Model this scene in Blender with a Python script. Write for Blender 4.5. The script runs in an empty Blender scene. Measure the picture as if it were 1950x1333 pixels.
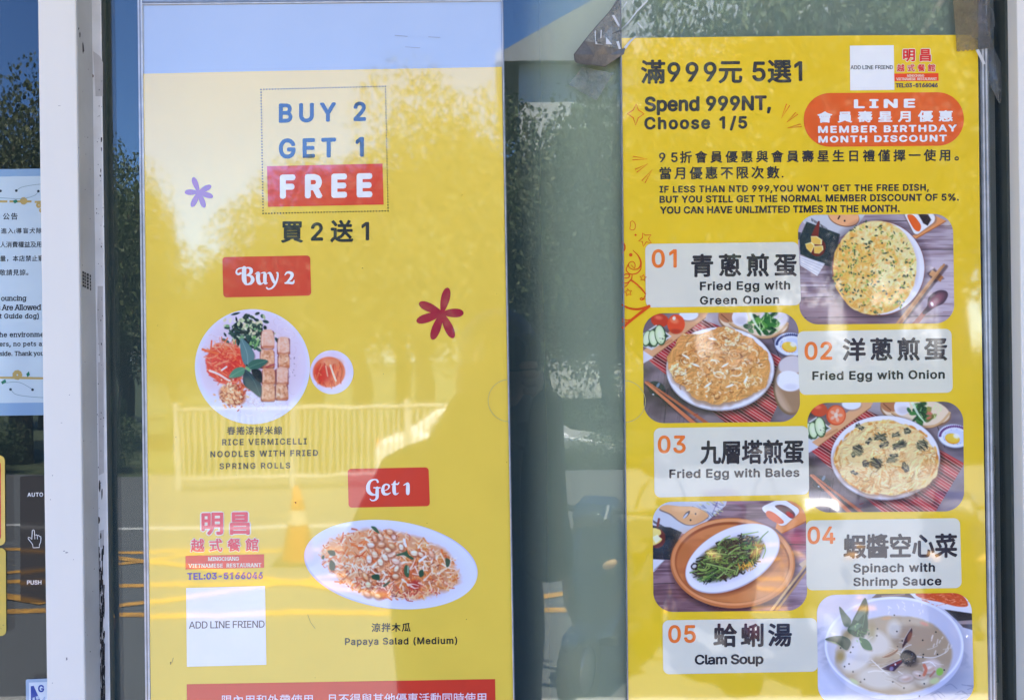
import bpy, bmesh, math, random
import numpy as np
from mathutils import Vector, Matrix

# ------------------------------------------------------------------ camera, sky, sun, exposure
S = bpy.context.scene
COL = S.collection
K = 0.0006            # metres of the poster plane (y = 0) covered by one unit of the layout below
D = 1.2               # camera distance from that plane
ZC = 1.75             # lens height above the walkway
ROLL = math.radians(0.75)
CR, SR = math.cos(ROLL), math.sin(ROLL)

cam_d = bpy.data.cameras.new("camera")
cam = bpy.data.objects.new("camera", cam_d)
COL.objects.link(cam)
cam_d.sensor_width = 36.0
cam_d.lens = 36.0 * D / (1950 * K)
cam_d.clip_start, cam_d.clip_end = 0.01, 1000
cam.matrix_world = Matrix(((CR, SR, 0, 0), (0, 0, -1, -D), (-SR, CR, 0, ZC), (0, 0, 0, 1)))
S.camera = cam

SUN_EL, SUN_AZ = math.radians(67), math.radians(14)
W = bpy.data.worlds.new("World"); S.world = W; W.use_nodes = True
wn, wl = W.node_tree.nodes, W.node_tree.links
wn.clear()
sky = wn.new("ShaderNodeTexSky"); sky.sky_type = 'NISHITA'; sky.sun_disc = False
sky.sun_elevation = SUN_EL; sky.sun_rotation = SUN_AZ
sky.air_density = 1.0; sky.dust_density = 0.0; sky.ozone_density = 4.0
bg = wn.new("ShaderNodeBackground"); bg.inputs[1].default_value = 0.09
wo = wn.new("ShaderNodeOutputWorld")
tint = wn.new("ShaderNodeMix"); tint.data_type = 'RGBA'; tint.blend_type = 'MULTIPLY'
tint.inputs[0].default_value = 1.0; tint.inputs[7].default_value = (0.58, 0.80, 1.22, 1)     # a deeper, clearer blue than the model's low sky
wl.new(sky.outputs[0], tint.inputs[6]); wl.new(tint.outputs[2], bg.inputs[0]); wl.new(bg.outputs[0], wo.inputs[0])

sun_d = bpy.data.lights.new("sun", 'SUN'); sun_d.energy = 5.0; sun_d.angle = math.radians(0.5)
sun_d.color = (1.0, 0.93, 0.80)
sun = bpy.data.objects.new("sun", sun_d); COL.objects.link(sun)
_sv = Vector((math.sin(SUN_AZ) * math.cos(SUN_EL), math.cos(SUN_AZ) * math.cos(SUN_EL), math.sin(SUN_EL)))
sun.rotation_euler = _sv.to_track_quat('Z', 'Y').to_euler()
sun.location = (6, 20, 30)

S.view_settings.view_transform = 'Standard'
S.view_settings.look = 'None'
S.view_settings.gamma = 1.0
S.view_settings.exposure = 2.8
S.cycles.max_bounces = 8
S.cycles.transparent_max_bounces = 12

# ------------------------------------------------------------------ layout helpers
def at(px, py, y=0.0):
    """Layout units (x right, y down, on the poster plane) to a world point at depth y."""
    k = K * (D + y) / D
    dx, dy = (px - 975) * k, -(py - 666.5) * k
    return Vector((dx * CR + dy * SR, y, ZC - dx * SR + dy * CR))

def lin(c):
    out = []
    for v in c[:3]:
        v = v / 255.0
        out.append(v / 12.92 if v <= 0.04045 else ((v + 0.055) / 1.055) ** 2.4)
    return tuple(out)

def tag(o, label=None, cat=None, group=None, kind=None):
    if label: o['label'] = label
    if cat: o['category'] = cat
    if group: o['group'] = group
    if kind: o['kind'] = kind
    return o

def empty(name, loc, rz=0.0):
    o = bpy.data.objects.new(name, None); COL.objects.link(o)
    o.location = loc; o.rotation_euler = (0, 0, rz); o.empty_display_size = 0.05
    return o

def origin_of(o):
    v = Vector((0, 0, 0))
    while o is not None:
        v += o.location; o = o.parent
    return v

def put(name, me, mats, parent=None, label=None):
    """Link a mesh whose vertices are in world coordinates; parents are never rotated here."""
    if not isinstance(mats, (list, tuple)): mats = [mats]
    for m in mats: me.materials.append(m)
    o = bpy.data.objects.new(name, me); COL.objects.link(o)
    if parent is not None:
        off = origin_of(parent)
        me.transform(Matrix.Translation(-off)); o.parent = parent
    if label: o['label'] = label
    return o

def mesh(name, verts, faces, smooth=False):
    me = bpy.data.meshes.new(name); me.from_pydata([tuple(v) for v in verts], [], faces); me.update()
    if smooth:
        for p in me.polygons: p.use_smooth = True
    return me

# ------------------------------------------------------------------ materials
def nodes(name):
    m = bpy.data.materials.new(name); m.use_nodes = True
    nt = m.node_tree
    b = nt.nodes["Principled BSDF"]
    return m, nt, b

def noise(nt, scale, detail=3, rough=0.55, vec=None, coord='Object'):
    t = nt.nodes.new("ShaderNodeTexNoise"); t.inputs['Scale'].default_value = scale
    t.inputs['Detail'].default_value = detail; t.inputs['Roughness'].default_value = rough
    if vec is None:
        tc = nt.nodes.new("ShaderNodeTexCoord"); vec = tc.outputs[coord]
    nt.links.new(vec, t.inputs['Vector'])
    return t

def position(nt, sx=1, sy=1, sz=1):
    g = nt.nodes.new("ShaderNodeNewGeometry"); mp = nt.nodes.new("ShaderNodeMapping")
    mp.inputs['Scale'].default_value = (sx, sy, sz)
    nt.links.new(g.outputs['Position'], mp.inputs['Vector'])
    return mp.outputs[0]

def ramp(nt, fac, stops):
    r = nt.nodes.new("ShaderNodeValToRGB")
    e = r.color_ramp.elements
    while len(e) < len(stops): e.new(0.5)
    for i, (p, c) in enumerate(stops):
        e[i].position = p; e[i].color = (*c, 1)
    nt.links.new(fac, r.inputs[0])
    return r

def mixc(nt, fac, a, b, mode='MIX'):
    m = nt.nodes.new("ShaderNodeMix"); m.data_type = 'RGBA'; m.blend_type = mode
    for sock, v in ((m.inputs[0], fac), (m.inputs[6], a), (m.inputs[7], b)):
        if hasattr(v, 'is_output'): nt.links.new(v, sock)
        elif isinstance(v, (int, float)): sock.default_value = v
        else: sock.default_value = (*v, 1)
    return m.outputs[2]

def bump(nt, height, dist, strength=1.0):
    b = nt.nodes.new("ShaderNodeBump"); b.inputs['Distance'].default_value = dist
    b.inputs['Strength'].default_value = strength
    nt.links.new(height, b.inputs['Height'])
    return b.outputs[0]

GLOSS_IOR = 2.1
def sleeve_gloss(nt, b, ior=GLOSS_IOR, wob=0.00028, seed=0.0):
    """The clear glossy cover in front of a print: same wavy reflection over every printed piece."""
    vec = position(nt, 1.0, 1.0, 0.55)
    n1 = noise(nt, 5.0, 2, 0.45, vec); n2 = noise(nt, 24.0, 2, 0.5, vec)
    ma = nt.nodes.new("ShaderNodeMath"); ma.operation = 'MULTIPLY_ADD'
    nt.links.new(n2.outputs[0], ma.inputs[0]); ma.inputs[1].default_value = 0.10
    nt.links.new(n1.outputs[0], ma.inputs[2])
    nb = bump(nt, ma.outputs[0], wob * 1.5)
    b.inputs['Coat Weight'].default_value = 1.0
    b.inputs['Coat Roughness'].default_value = 0.03
    b.inputs['Coat IOR'].default_value = ior
    nt.links.new(nb, b.inputs['Coat Normal'])
    b.inputs['Specular IOR Level'].default_value = 0.15
    b.inputs['Roughness'].default_value = 0.6

_prints = {}
def print_mat(rgb, name="ink", ior=GLOSS_IOR):
    key = (*rgb, ior)
    if key in _prints: return _prints[key]
    m, nt, b = nodes("printed " + name)
    c = tuple(min(.9, v * 1.25) for v in lin(rgb))
    n = noise(nt, 9, 3, 0.5, position(nt))
    r = ramp(nt, n.outputs[0], [(0.3, tuple(v * 0.955 for v in c)), (0.7, tuple(min(1, v * 1.03) for v in c))])
    nt.links.new(r.outputs[0], b.inputs['Base Color'])
    sleeve_gloss(nt, b, ior)
    _prints[key] = m
    return m

def photo_mat():
    m, nt, b = nodes("printed dish photograph")
    a = nt.nodes.new("ShaderNodeVertexColor"); a.layer_name = "Col"
    nt.links.new(a.outputs[0], b.inputs['Base Color'])
    sleeve_gloss(nt, b)
    return m

def simple(name, c, rough=0.5, metal=0.0, var=0.08, scale=14, spec=0.5, coat=0.0):
    m, nt, b = nodes(name)
    n = noise(nt, scale, 4, 0.6)
    r = ramp(nt, n.outputs[0], [(0.3, tuple(v * (1 - var) for v in c)), (0.7, tuple(min(1, v * (1 + var)) for v in c))])
    nt.links.new(r.outputs[0], b.inputs['Base Color'])
    b.inputs['Roughness'].default_value = rough; b.inputs['Metallic'].default_value = metal
    b.inputs['Specular IOR Level'].default_value = spec
    b.inputs['Coat Weight'].default_value = coat
    b.inputs['Coat Roughness'].default_value = 0.03
    return m

def clear_mat(name, ior, tint=(1, 1, 1), rough=0.0, haze=0.0, haze_c=(0.8, 0.85, 0.85), wob=0.0):
    """Thin clear sheet: Fresnel reflection over straight transmission, plus a little dust."""
    m, nt, b = nodes(name); nt.nodes.remove(b)
    out = nt.nodes["Material Output"]
    tr = nt.nodes.new("ShaderNodeBsdfTransparent"); tr.inputs[0].default_value = (*tint, 1)
    gl = nt.nodes.new("ShaderNodeBsdfAnisotropic"); gl.inputs['Roughness'].default_value = rough
    gl.inputs[0].default_value = (1, 1, 1, 1)
    fr = nt.nodes.new("ShaderNodeFresnel"); fr.inputs[0].default_value = ior
    if wob:
        n1 = noise(nt, 2.2, 2, 0.4, position(nt))
        nb = bump(nt, n1.outputs[0], wob)
        nt.links.new(nb, gl.inputs['Normal'])
    sh = tr.outputs[0]
    if haze:
        df = nt.nodes.new("ShaderNodeBsdfDiffuse"); df.inputs[0].default_value = (*haze_c, 1)
        n = noise(nt, 7, 5, 0.65, position(nt, 1, 1, 0.5))
        r = ramp(nt, n.outputs[0], [(0.3, (haze * 0.5,) * 3), (0.75, (haze * 1.5,) * 3)])
        mh = nt.nodes.new("ShaderNodeMixShader")
        nt.links.new(r.outputs[0], mh.inputs[0]); nt.links.new(sh, mh.inputs[1]); nt.links.new(df.outputs[0], mh.inputs[2])
        sh = mh.outputs[0]
    mx = nt.nodes.new("ShaderNodeMixShader")
    nt.links.new(fr.outputs[0], mx.inputs[0]); nt.links.new(sh, mx.inputs[1]); nt.links.new(gl.outputs[0], mx.inputs[2])
    nt.links.new(mx.outputs[0], out.inputs[0])
    return m

# ------------------------------------------------------------------ solid-shape helper
class MB:
    """Collects boxes, tubes, prisms and lathed shapes into one mesh (world coordinates)."""
    def __init__(self): self.bm = bmesh.new()
    def box(self, x0, x1, y0, y1, z0, z1, bev=0.0):
        v = [self.bm.verts.new(p) for p in ((x0,y0,z0),(x1,y0,z0),(x1,y1,z0),(x0,y1,z0),(x0,y0,z1),(x1,y0,z1),(x1,y1,z1),(x0,y1,z1))]
        fs = [self.bm.faces.new([v[i] for i in f]) for f in ((0,3,2,1),(4,5,6,7),(0,1,5,4),(1,2,6,5),(2,3,7,6),(3,0,4,7))]
        if bev:
            es = list({e for f in fs for e in f.edges})
            bmesh.ops.bevel(self.bm, geom=es, offset=bev, segments=2, profile=0.5, affect='EDGES')
        return self
    def hexa(self, front, back):
        """front / back: four points each, in the same winding."""
        a = [self.bm.verts.new(p) for p in front]; b = [self.bm.verts.new(p) for p in back]
        n = len(a)
        self.bm.faces.new(a); self.bm.faces.new(b[::-1])
        for i in range(n):
            j = (i + 1) % n
            self.bm.faces.new((a[j], a[i], b[i], b[j]))
        return self
    def tube(self, pts, r, n=10, r2=None, cap=True):
        pts = [Vector(p) for p in pts]
        rings = []
        for i, p in enumerate(pts):
            d = (pts[min(i + 1, len(pts) - 1)] - pts[max(i - 1, 0)]).normalized()
            u = d.orthogonal().normalized() if i == 0 else (u - d * u.dot(d)).normalized()
            w = d.cross(u)
            rr = r if not isinstance(r, (list, tuple)) else r[i]
            if r2 is not None: rr = r + (r2 - r) * i / max(1, len(pts) - 1)
            rings.append([self.bm.verts.new(p + (u * math.cos(t) + w * math.sin(t)) * rr) for t in (2 * math.pi * k / n for k in range(n))])
        for a, b in zip(rings, rings[1:]):
            for k in range(n):
                f = self.bm.faces.new((a[k], a[(k + 1) % n], b[(k + 1) % n], b[k])); f.smooth = True
        if cap:
            self.bm.faces.new(rings[0][::-1]); self.bm.faces.new(rings[-1])
        return self
    def ellipsoid(self, c, r, seg=18, rings=10, rot=None):
        m = Matrix.Translation(c) @ (rot if rot else Matrix.Identity(4)) @ Matrix.Diagonal((*r, 1))
        res = bmesh.ops.create_uvsphere(self.bm, u_segments=seg, v_segments=rings, radius=1.0, matrix=m)
        for v in res['verts']:
            for f in v.link_faces: f.smooth = True
        return self
    def prism(self, prof, y0, y1, axis='y', bev=0.0):
        mk = (lambda a, b, t: (a, t, b)) if axis == 'y' else (lambda a, b, t: (t, a, b))
        n0 = [self.bm.verts.new(mk(a, b, y0)) for a, b in prof]
        n1 = [self.bm.verts.new(mk(a, b, y1)) for a, b in prof]
        fs = [self.bm.faces.new(n0), self.bm.faces.new(n1[::-1])]
        for i in range(len(prof)):
            j = (i + 1) % len(prof)
            fs.append(self.bm.faces.new((n0[j], n0[i], n1[i], n1[j])))
        if bev:
            es = list(set(fs[0].edges) | set(fs[1].edges))
            bmesh.ops.bevel(self.bm, geom=es, offset=bev, segments=3, profile=0.5, affect='EDGES')
        return self
    def lathe(self, prof, c, axis='z', n=28):
        rings = []
        for r, h in prof:
            ring = []
            for k in range(n):
                t = 2 * math.pi * k / n
                p = (r * math.cos(t), r * math.sin(t), h)
                if axis == 'y': p = (p[0], p[2], p[1])
                if axis == 'x': p = (p[2], p[0], p[1])
                ring.append(self.bm.verts.new(Vector(c) + Vector(p)))
            rings.append(ring)
        for a, b in zip(rings, rings[1:]):
            for k in range(n):
                f = self.bm.faces.new((a[k], a[(k + 1) % n], b[(k + 1) % n], b[k])); f.smooth = True
        return self
    def done(self, name, mats, parent=None, label=None, xf=None):
        bmesh.ops.recalc_face_normals(self.bm, faces=self.bm.faces)
        me = bpy.data.meshes.new(name); self.bm.to_mesh(me); self.bm.free()
        if xf is not None: me.transform(xf)
        return put(name, me, mats, parent, label)

# ------------------------------------------------------------------ flat printed pieces
LAYER = 0.00016
def catmull(pts, seg=8, closed=False):
    P = [np.array(p, float) for p in pts]
    if len(P) < 3 and not closed: return [tuple(p) for p in P]
    n = len(P); out = []
    for i in range(n if closed else n - 1):
        p0 = P[(i - 1) % n] if closed or i > 0 else P[0] * 2 - P[1]
        p1, p2 = P[i], P[(i + 1) % n]
        p3 = P[(i + 2) % n] if closed or i + 2 < n else P[-1] * 2 - P[-2]
        for k in range(seg):
            t = k / seg
            out.append(tuple(0.5 * (2 * p1 + (p2 - p0) * t + (2 * p0 - 5 * p1 + 4 * p2 - p3) * t * t + (3 * p1 - p0 - 3 * p2 + p3) * t ** 3)))
    if not closed: out.append(tuple(P[-1]))
    return out

def rquad(c, r, seg=7):
    """Quad TL, TR, BR, BL with rounded corners as a loop."""
    out = []
    n = 4
    for i in range(4):
        p = np.array(c[i], float); a = np.array(c[i - 1], float) - p; b = np.array(c[(i + 1) % n], float) - p
        a /= np.linalg.norm(a); b /= np.linalg.norm(b)
        if r <= 0: out.append(tuple(p)); continue
        cen = p + a * r + b * r
        for k in range(seg + 1):
            t = math.pi / 2 * k / seg
            out.append(tuple(cen - b * r * math.cos(t) - a * r * math.sin(t)))
    return out

def ribbon(pts, w, seg=6, closed=False, smooth=True):
    """Variable-width stroke as a list of loops (quads plus round caps)."""
    if not isinstance(w, (list, tuple)): w = [w] * len(pts)
    if smooth:
        q = catmull([(p[0], p[1], ww) for p, ww in zip(pts, w)], seg, closed)
    else: q = [(p[0], p[1], ww) for p, ww in zip(pts, w)]
    if closed: q = q + [q[0]]
    L, R = [], []
    n = len(q)
    for i in range(n):
        a = q[max(i - 1, 0)] if not closed else q[(i - 1) if i > 0 else n - 2]
        b = q[min(i + 1, n - 1)] if not closed else q[(i + 1) if i < n - 1 else 1]
        dx, dy = b[0] - a[0], b[1] - a[1]; l = math.hypot(dx, dy) or 1
        nx, ny = -dy / l, dx / l; h = q[i][2] / 2
        L.append((q[i][0] + nx * h, q[i][1] + ny * h)); R.append((q[i][0] - nx * h, q[i][1] - ny * h))
    loops = [[L[i], L[i + 1], R[i + 1], R[i]] for i in range(n - 1)]
    if not closed:
        for c in (q[0], q[-1]):
            loops.append([(c[0] + math.cos(t) * c[2] / 2, c[1] + math.sin(t) * c[2] / 2) for t in (2 * math.pi * k / 12 for k in range(12))])
    return loops

class Print:
    """Flat printed shapes in layout units, stacked in thin layers on one sheet at depth y0."""
    def __init__(self, root, y0, ior=GLOSS_IOR): self.root, self.y0, self.ior = root, y0, ior
    def y(self, layer): return self.y0 - layer * LAYER
    def loops(self, name, loops, rgb, layer, parent=None, label=None, xf=None, mat=None):
        bm = bmesh.new(); y = self.y(layer); k = 0
        for lp in loops:
            if xf: lp = [xf(*p) for p in lp]
            vs = [bm.verts.new(at(p[0], p[1], y - k * 1.5e-6)) for p in lp]; k += 1
            f = bm.faces.new(vs)
        bmesh.ops.triangulate(bm, faces=[f for f in bm.faces if len(f.verts) > 4])
        for f in bm.faces:
            f.normal_update()
            if f.normal.y > 0: f.normal_flip()
        me = bpy.data.meshes.new(name); bm.to_mesh(me); bm.free()
        return put(name, me, mat or print_mat(rgb, ior=self.ior), parent or self.root, label)
    def text(self, name, s, x0, x1, yt, yb, rgb, layer, slope=-0.011, bold=0.03, wf=1.0, parent=None, label=None, lean=0.0, mat=None, serif=False):
        me = glyphs(s, bold, (x1 - x0) / (yb - yt), wf, serif)
        co = np.empty(len(me.vertices) * 3); me.vertices.foreach_get('co', co); co = co.reshape(-1, 3)
        mn, mx = co.min(0), co.max(0)
        u = (co[:, 0] - mn[0]) / (mx[0] - mn[0]); v = (co[:, 1] - mn[1]) / (mx[1] - mn[1])
        px = x0 + u * (x1 - x0) + lean * v * (yb - yt); py = yb - v * (yb - yt) + slope * (px - x0)
        y = self.y(layer)
        new = np.array([at(a, b, y - l * 4e-7 % 4e-5) for a, b, l in zip(px, py, co[:, 2])])
        me.vertices.foreach_set('co', new.ravel()); me.update()
        for p in me.polygons:
            if p.normal.y > 0: p.flip()
        return put(name, me, mat or print_mat(rgb, ior=self.ior), parent or self.root, label)

try:      # the grotesque that ships inside Blender; the built-in face stands in when it is absent
    FACE = bpy.data.fonts.load(bpy.utils.resource_path('LOCAL') + "/datafiles/fonts/Inter.woff2")
except Exception:
    FACE = None
from mathutils.geometry import tessellate_polygon
def contours(s, sp, face):
    """Closed outlines of a run of text (no fill)."""
    c = bpy.data.curves.new("lettering", 'FONT'); c.body = s; c.resolution_u = 4; c.fill_mode = 'NONE'
    c.space_character = sp
    if face: c.font = face
    o = bpy.data.objects.new("lettering", c); COL.objects.link(o)
    dg = bpy.context.evaluated_depsgraph_get(); dg.update()
    m = bpy.data.meshes.new_from_object(o.evaluated_get(dg))
    bpy.data.objects.remove(o); bpy.data.curves.remove(c)
    co = [(v.co.x, v.co.y) for v in m.vertices]; nb = {}
    for e in m.edges:
        a, b = e.vertices; nb.setdefault(a, []).append(b); nb.setdefault(b, []).append(a)
    bpy.data.meshes.remove(m)
    seen, out = set(), []
    for v in sorted(nb):
        if v in seen: continue
        lp, prev, cur = [], None, v
        while cur is not None and cur not in seen:
            seen.add(cur); lp.append(co[cur])
            nx = [n for n in nb[cur] if n != prev and n not in seen]
            if prev is None and len(nb[cur]) == 2: nx = [n for n in nx if n == cur + 1] or nx
            prev, cur = cur, (nx[0] if nx else None)
        if len(lp) > 2: out.append(lp)
    return out

def area2(lp): return sum(a[0] * b[1] - b[0] * a[1] for a, b in zip(lp, lp[1:] + lp[:1]))
def inside(p, lp):
    r = False
    for a, b in zip(lp, lp[1:] + lp[:1]):
        if (a[1] > p[1]) != (b[1] > p[1]) and p[0] < (b[0] - a[0]) * (p[1] - a[1]) / (b[1] - a[1]) + a[0]: r = not r
    return r

def simple_loops(lp):
    """Cut a self-crossing outline at its crossings."""
    n = len(lp)
    if n > 400: return [lp]
    P = np.array(lp); Q = np.roll(P, -1, 0); d = Q - P
    for i in range(n - 2):
        j = np.arange(i + 2, n - (1 if i == 0 else 0))
        if not len(j): continue
        r, e = d[i], d[j]; den = r[0] * e[:, 1] - r[1] * e[:, 0]
        w = P[j] - P[i]
        with np.errstate(divide='ignore', invalid='ignore'):
            t = (w[:, 0] * e[:, 1] - w[:, 1] * e[:, 0]) / den; u = (w[:, 0] * r[1] - w[:, 1] * r[0]) / den
        k = np.nonzero((t > 1e-6) & (t < 1 - 1e-6) & (u > 1e-6) & (u < 1 - 1e-6))[0]
        if len(k):
            jj = int(j[k[0]]); x = tuple(P[i] + r * t[k[0]])
            a = [x] + lp[i + 1:jj + 1]; b = lp[:i + 1] + [x] + lp[jj + 1:]
            return [q for c in (a, b) if len(c) > 2 for q in simple_loops(c)]
    return [lp]

def run_shapes(s, sp, fin=False, serif=False):
    """Triangulated shapes (points, triangles) of a line; Latin runs and Chinese runs take their own face."""
    runs = []
    for ch in s:
        cjk = ord(ch) > 0x2E7F
        if runs and (runs[-1][0] == cjk or ch == ' '): runs[-1][1] += ch
        else: runs.append([cjk, ch])
    shapes, x = [], 0.0
    both = len(set(r[0] for r in runs)) > 1
    for cjk, t in runs:
        ct = contours(t, sp, None if cjk else FACE)
        if not cjk and FACE and both and any(k.isdigit() for k in t):      # figures as tall as their Chinese neighbours allow
            f = .74 / max(p[1] for lp in ct for p in lp); ct = [[(a * f, b * f) for a, b in lp] for lp in ct]
        if fin and not cjk: ct = [q for lp in ct for q in simple_loops(lp)]
        x0 = min(p[0] for lp in ct for p in lp)
        if cjk: sh = x
        else: sh = x - x0 + (0.06 if shapes else 0)
        ct = [[(a + sh, b) for a, b in lp] for lp in ct]
        ar = [area2(lp) for lp in ct]; big = max(ar, key=abs); sg = 1 if big > 0 else -1
        outer = [i for i, v in enumerate(ar) if v * sg > 0]; holes = [i for i, v in enumerate(ar) if v * sg <= 0]
        bb = lambda lp: (min(p[0] for p in lp), min(p[1] for p in lp), max(p[0] for p in lp), max(p[1] for p in lp))
        drop = set()
        if not cjk and '1' in t:        # a plain one without a foot, as printed
            for i in outer:
                a = bb(ct[i])
                if a[3] - a[1] < .13 and a[1] < .05 and a[3] < .16 and .25 < a[2] - a[0] < .62:
                    for j in outer:
                        b = bb(ct[j])
                        if j != i and b[3] > .5 and b[0] < (a[0] + a[2]) / 2 < b[2] and b[2] < a[2]: drop.add(i)
        own = {i: [] for i in outer}
        for hI in holes:
            c = [i for i in outer if inside(ct[hI][0], ct[i])]
            if c: own[min(c, key=lambda i: abs(ar[i]))].append(hI)
        for i in outer:
            if i in drop: continue
            loops = [ct[i]] + [ct[k] for k in own[i]]
            tri = tessellate_polygon([[Vector((a, b, 0)) for a, b in lp] for lp in loops])
            shapes.append((np.array([p for lp in loops for p in lp]), tri))
        if serif and not cjk:      # short slabs at the ends of upright strokes
            Ht = max(p[1] for i in outer for p in ct[i])
            for i in outer:
                a = bb(ct[i])
                for p, q in zip(ct[i], ct[i][1:] + ct[i][:1]):
                    ln, y = abs(p[0] - q[0]), p[1]
                    if abs(p[1] - q[1]) < .004 and .07 * Ht < ln < .26 * Ht and (abs(y) < .03 * Ht or abs(y - a[3]) < .02 * Ht or abs(y - a[1]) < .02 * Ht):
                        u0, u1 = min(p[0], q[0]) - .09 * Ht, max(p[0], q[0]) + .09 * Ht; up = 1 if abs(y - a[1]) < abs(y - a[3]) else -1
                        w0, w1 = sorted((y, y + up * .08 * Ht))
                        shapes.append((np.array([(u0, w0), (u1, w0), (u1, w1), (u0, w1)]), [(0, 1, 2), (0, 2, 3)]))
        x = max(p[0] for lp in ct for p in lp) + .05 + (sp - 1) * .3
        if t.endswith(' '): x += .28 * sp
    return shapes

def glyphs(s, bold, aspect, wf, serif=False):
    """Text as a flat mesh; letter spacing keeps glyphs at their own width times wf, weight comes from stacked copies."""
    def ext(sh):
        a = np.concatenate([p for p, _ in sh]); d = a.max(0) - a.min(0)
        return (d[0] + 2 * bold) / (d[1] + 2 * bold) * wf
    sh = run_shapes(s, 1.0, True, serif)
    if len(s) > 1:
        a1, a2 = ext(sh), ext(run_shapes(s, 1.5)); k = (a2 - a1) / 0.5
        sh = run_shapes(s, min(2.6, max(0.98 if any(ord(c) > 0x2E7F for c in s) else .9, 1 + (aspect - a1) / k if k else 1)), True, serif)
    offs = [(0, 0)] + ([(bold * math.cos(t), bold * math.sin(t)) for t in (math.pi / 4 * k for k in range(8))] if bold > .002 else [])
    V, F, lay = [], [], 0
    for p, tri in sh:
        for dx, dy in offs:
            n = len(V); V += [(a + dx, b + dy, lay) for a, b in p]
            F += [(n + t[0], n + t[1], n + t[2]) for t in tri]; lay += 1
    me = bpy.data.meshes.new("lettering"); me.from_pydata(V, [], F); me.update()
    return me
# ------------------------------------------------------------------ printed dish photographs, drawn stroke by stroke
def fbm(h, w, fx, fy, octv=4, seed=0, gain=0.55):
    rng = np.random.RandomState(seed); out = np.zeros((h, w)); amp = 1.0; tot = 0
    for o in range(octv):
        gx, gy = max(2, int(fx * 2 ** o) + 2), max(2, int(fy * 2 ** o) + 2)
        g = rng.rand(gy, gx)
        xs = np.linspace(0, gx - 1.001, w); ys = np.linspace(0, gy - 1.001, h)
        xi, yi = xs.astype(int), ys.astype(int); xf, yf = xs - xi, ys - yi
        xf = xf * xf * (3 - 2 * xf); yf = (yf * yf * (3 - 2 * yf))[:, None]
        a = g[yi][:, xi] * (1 - xf) + g[yi][:, xi + 1] * xf
        b = g[yi + 1][:, xi] * (1 - xf) + g[yi + 1][:, xi + 1] * xf
        out += amp * (a * (1 - yf) + b * yf); tot += amp; amp *= gain
    return out / tot

def warp(a, dx, dy):
    h, w = a.shape[:2]
    yy, xx = np.mgrid[0:h, 0:w]
    return a[np.clip((yy + dy).astype(int), 0, h - 1), np.clip((xx + dx).astype(int), 0, w - 1)]

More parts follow.
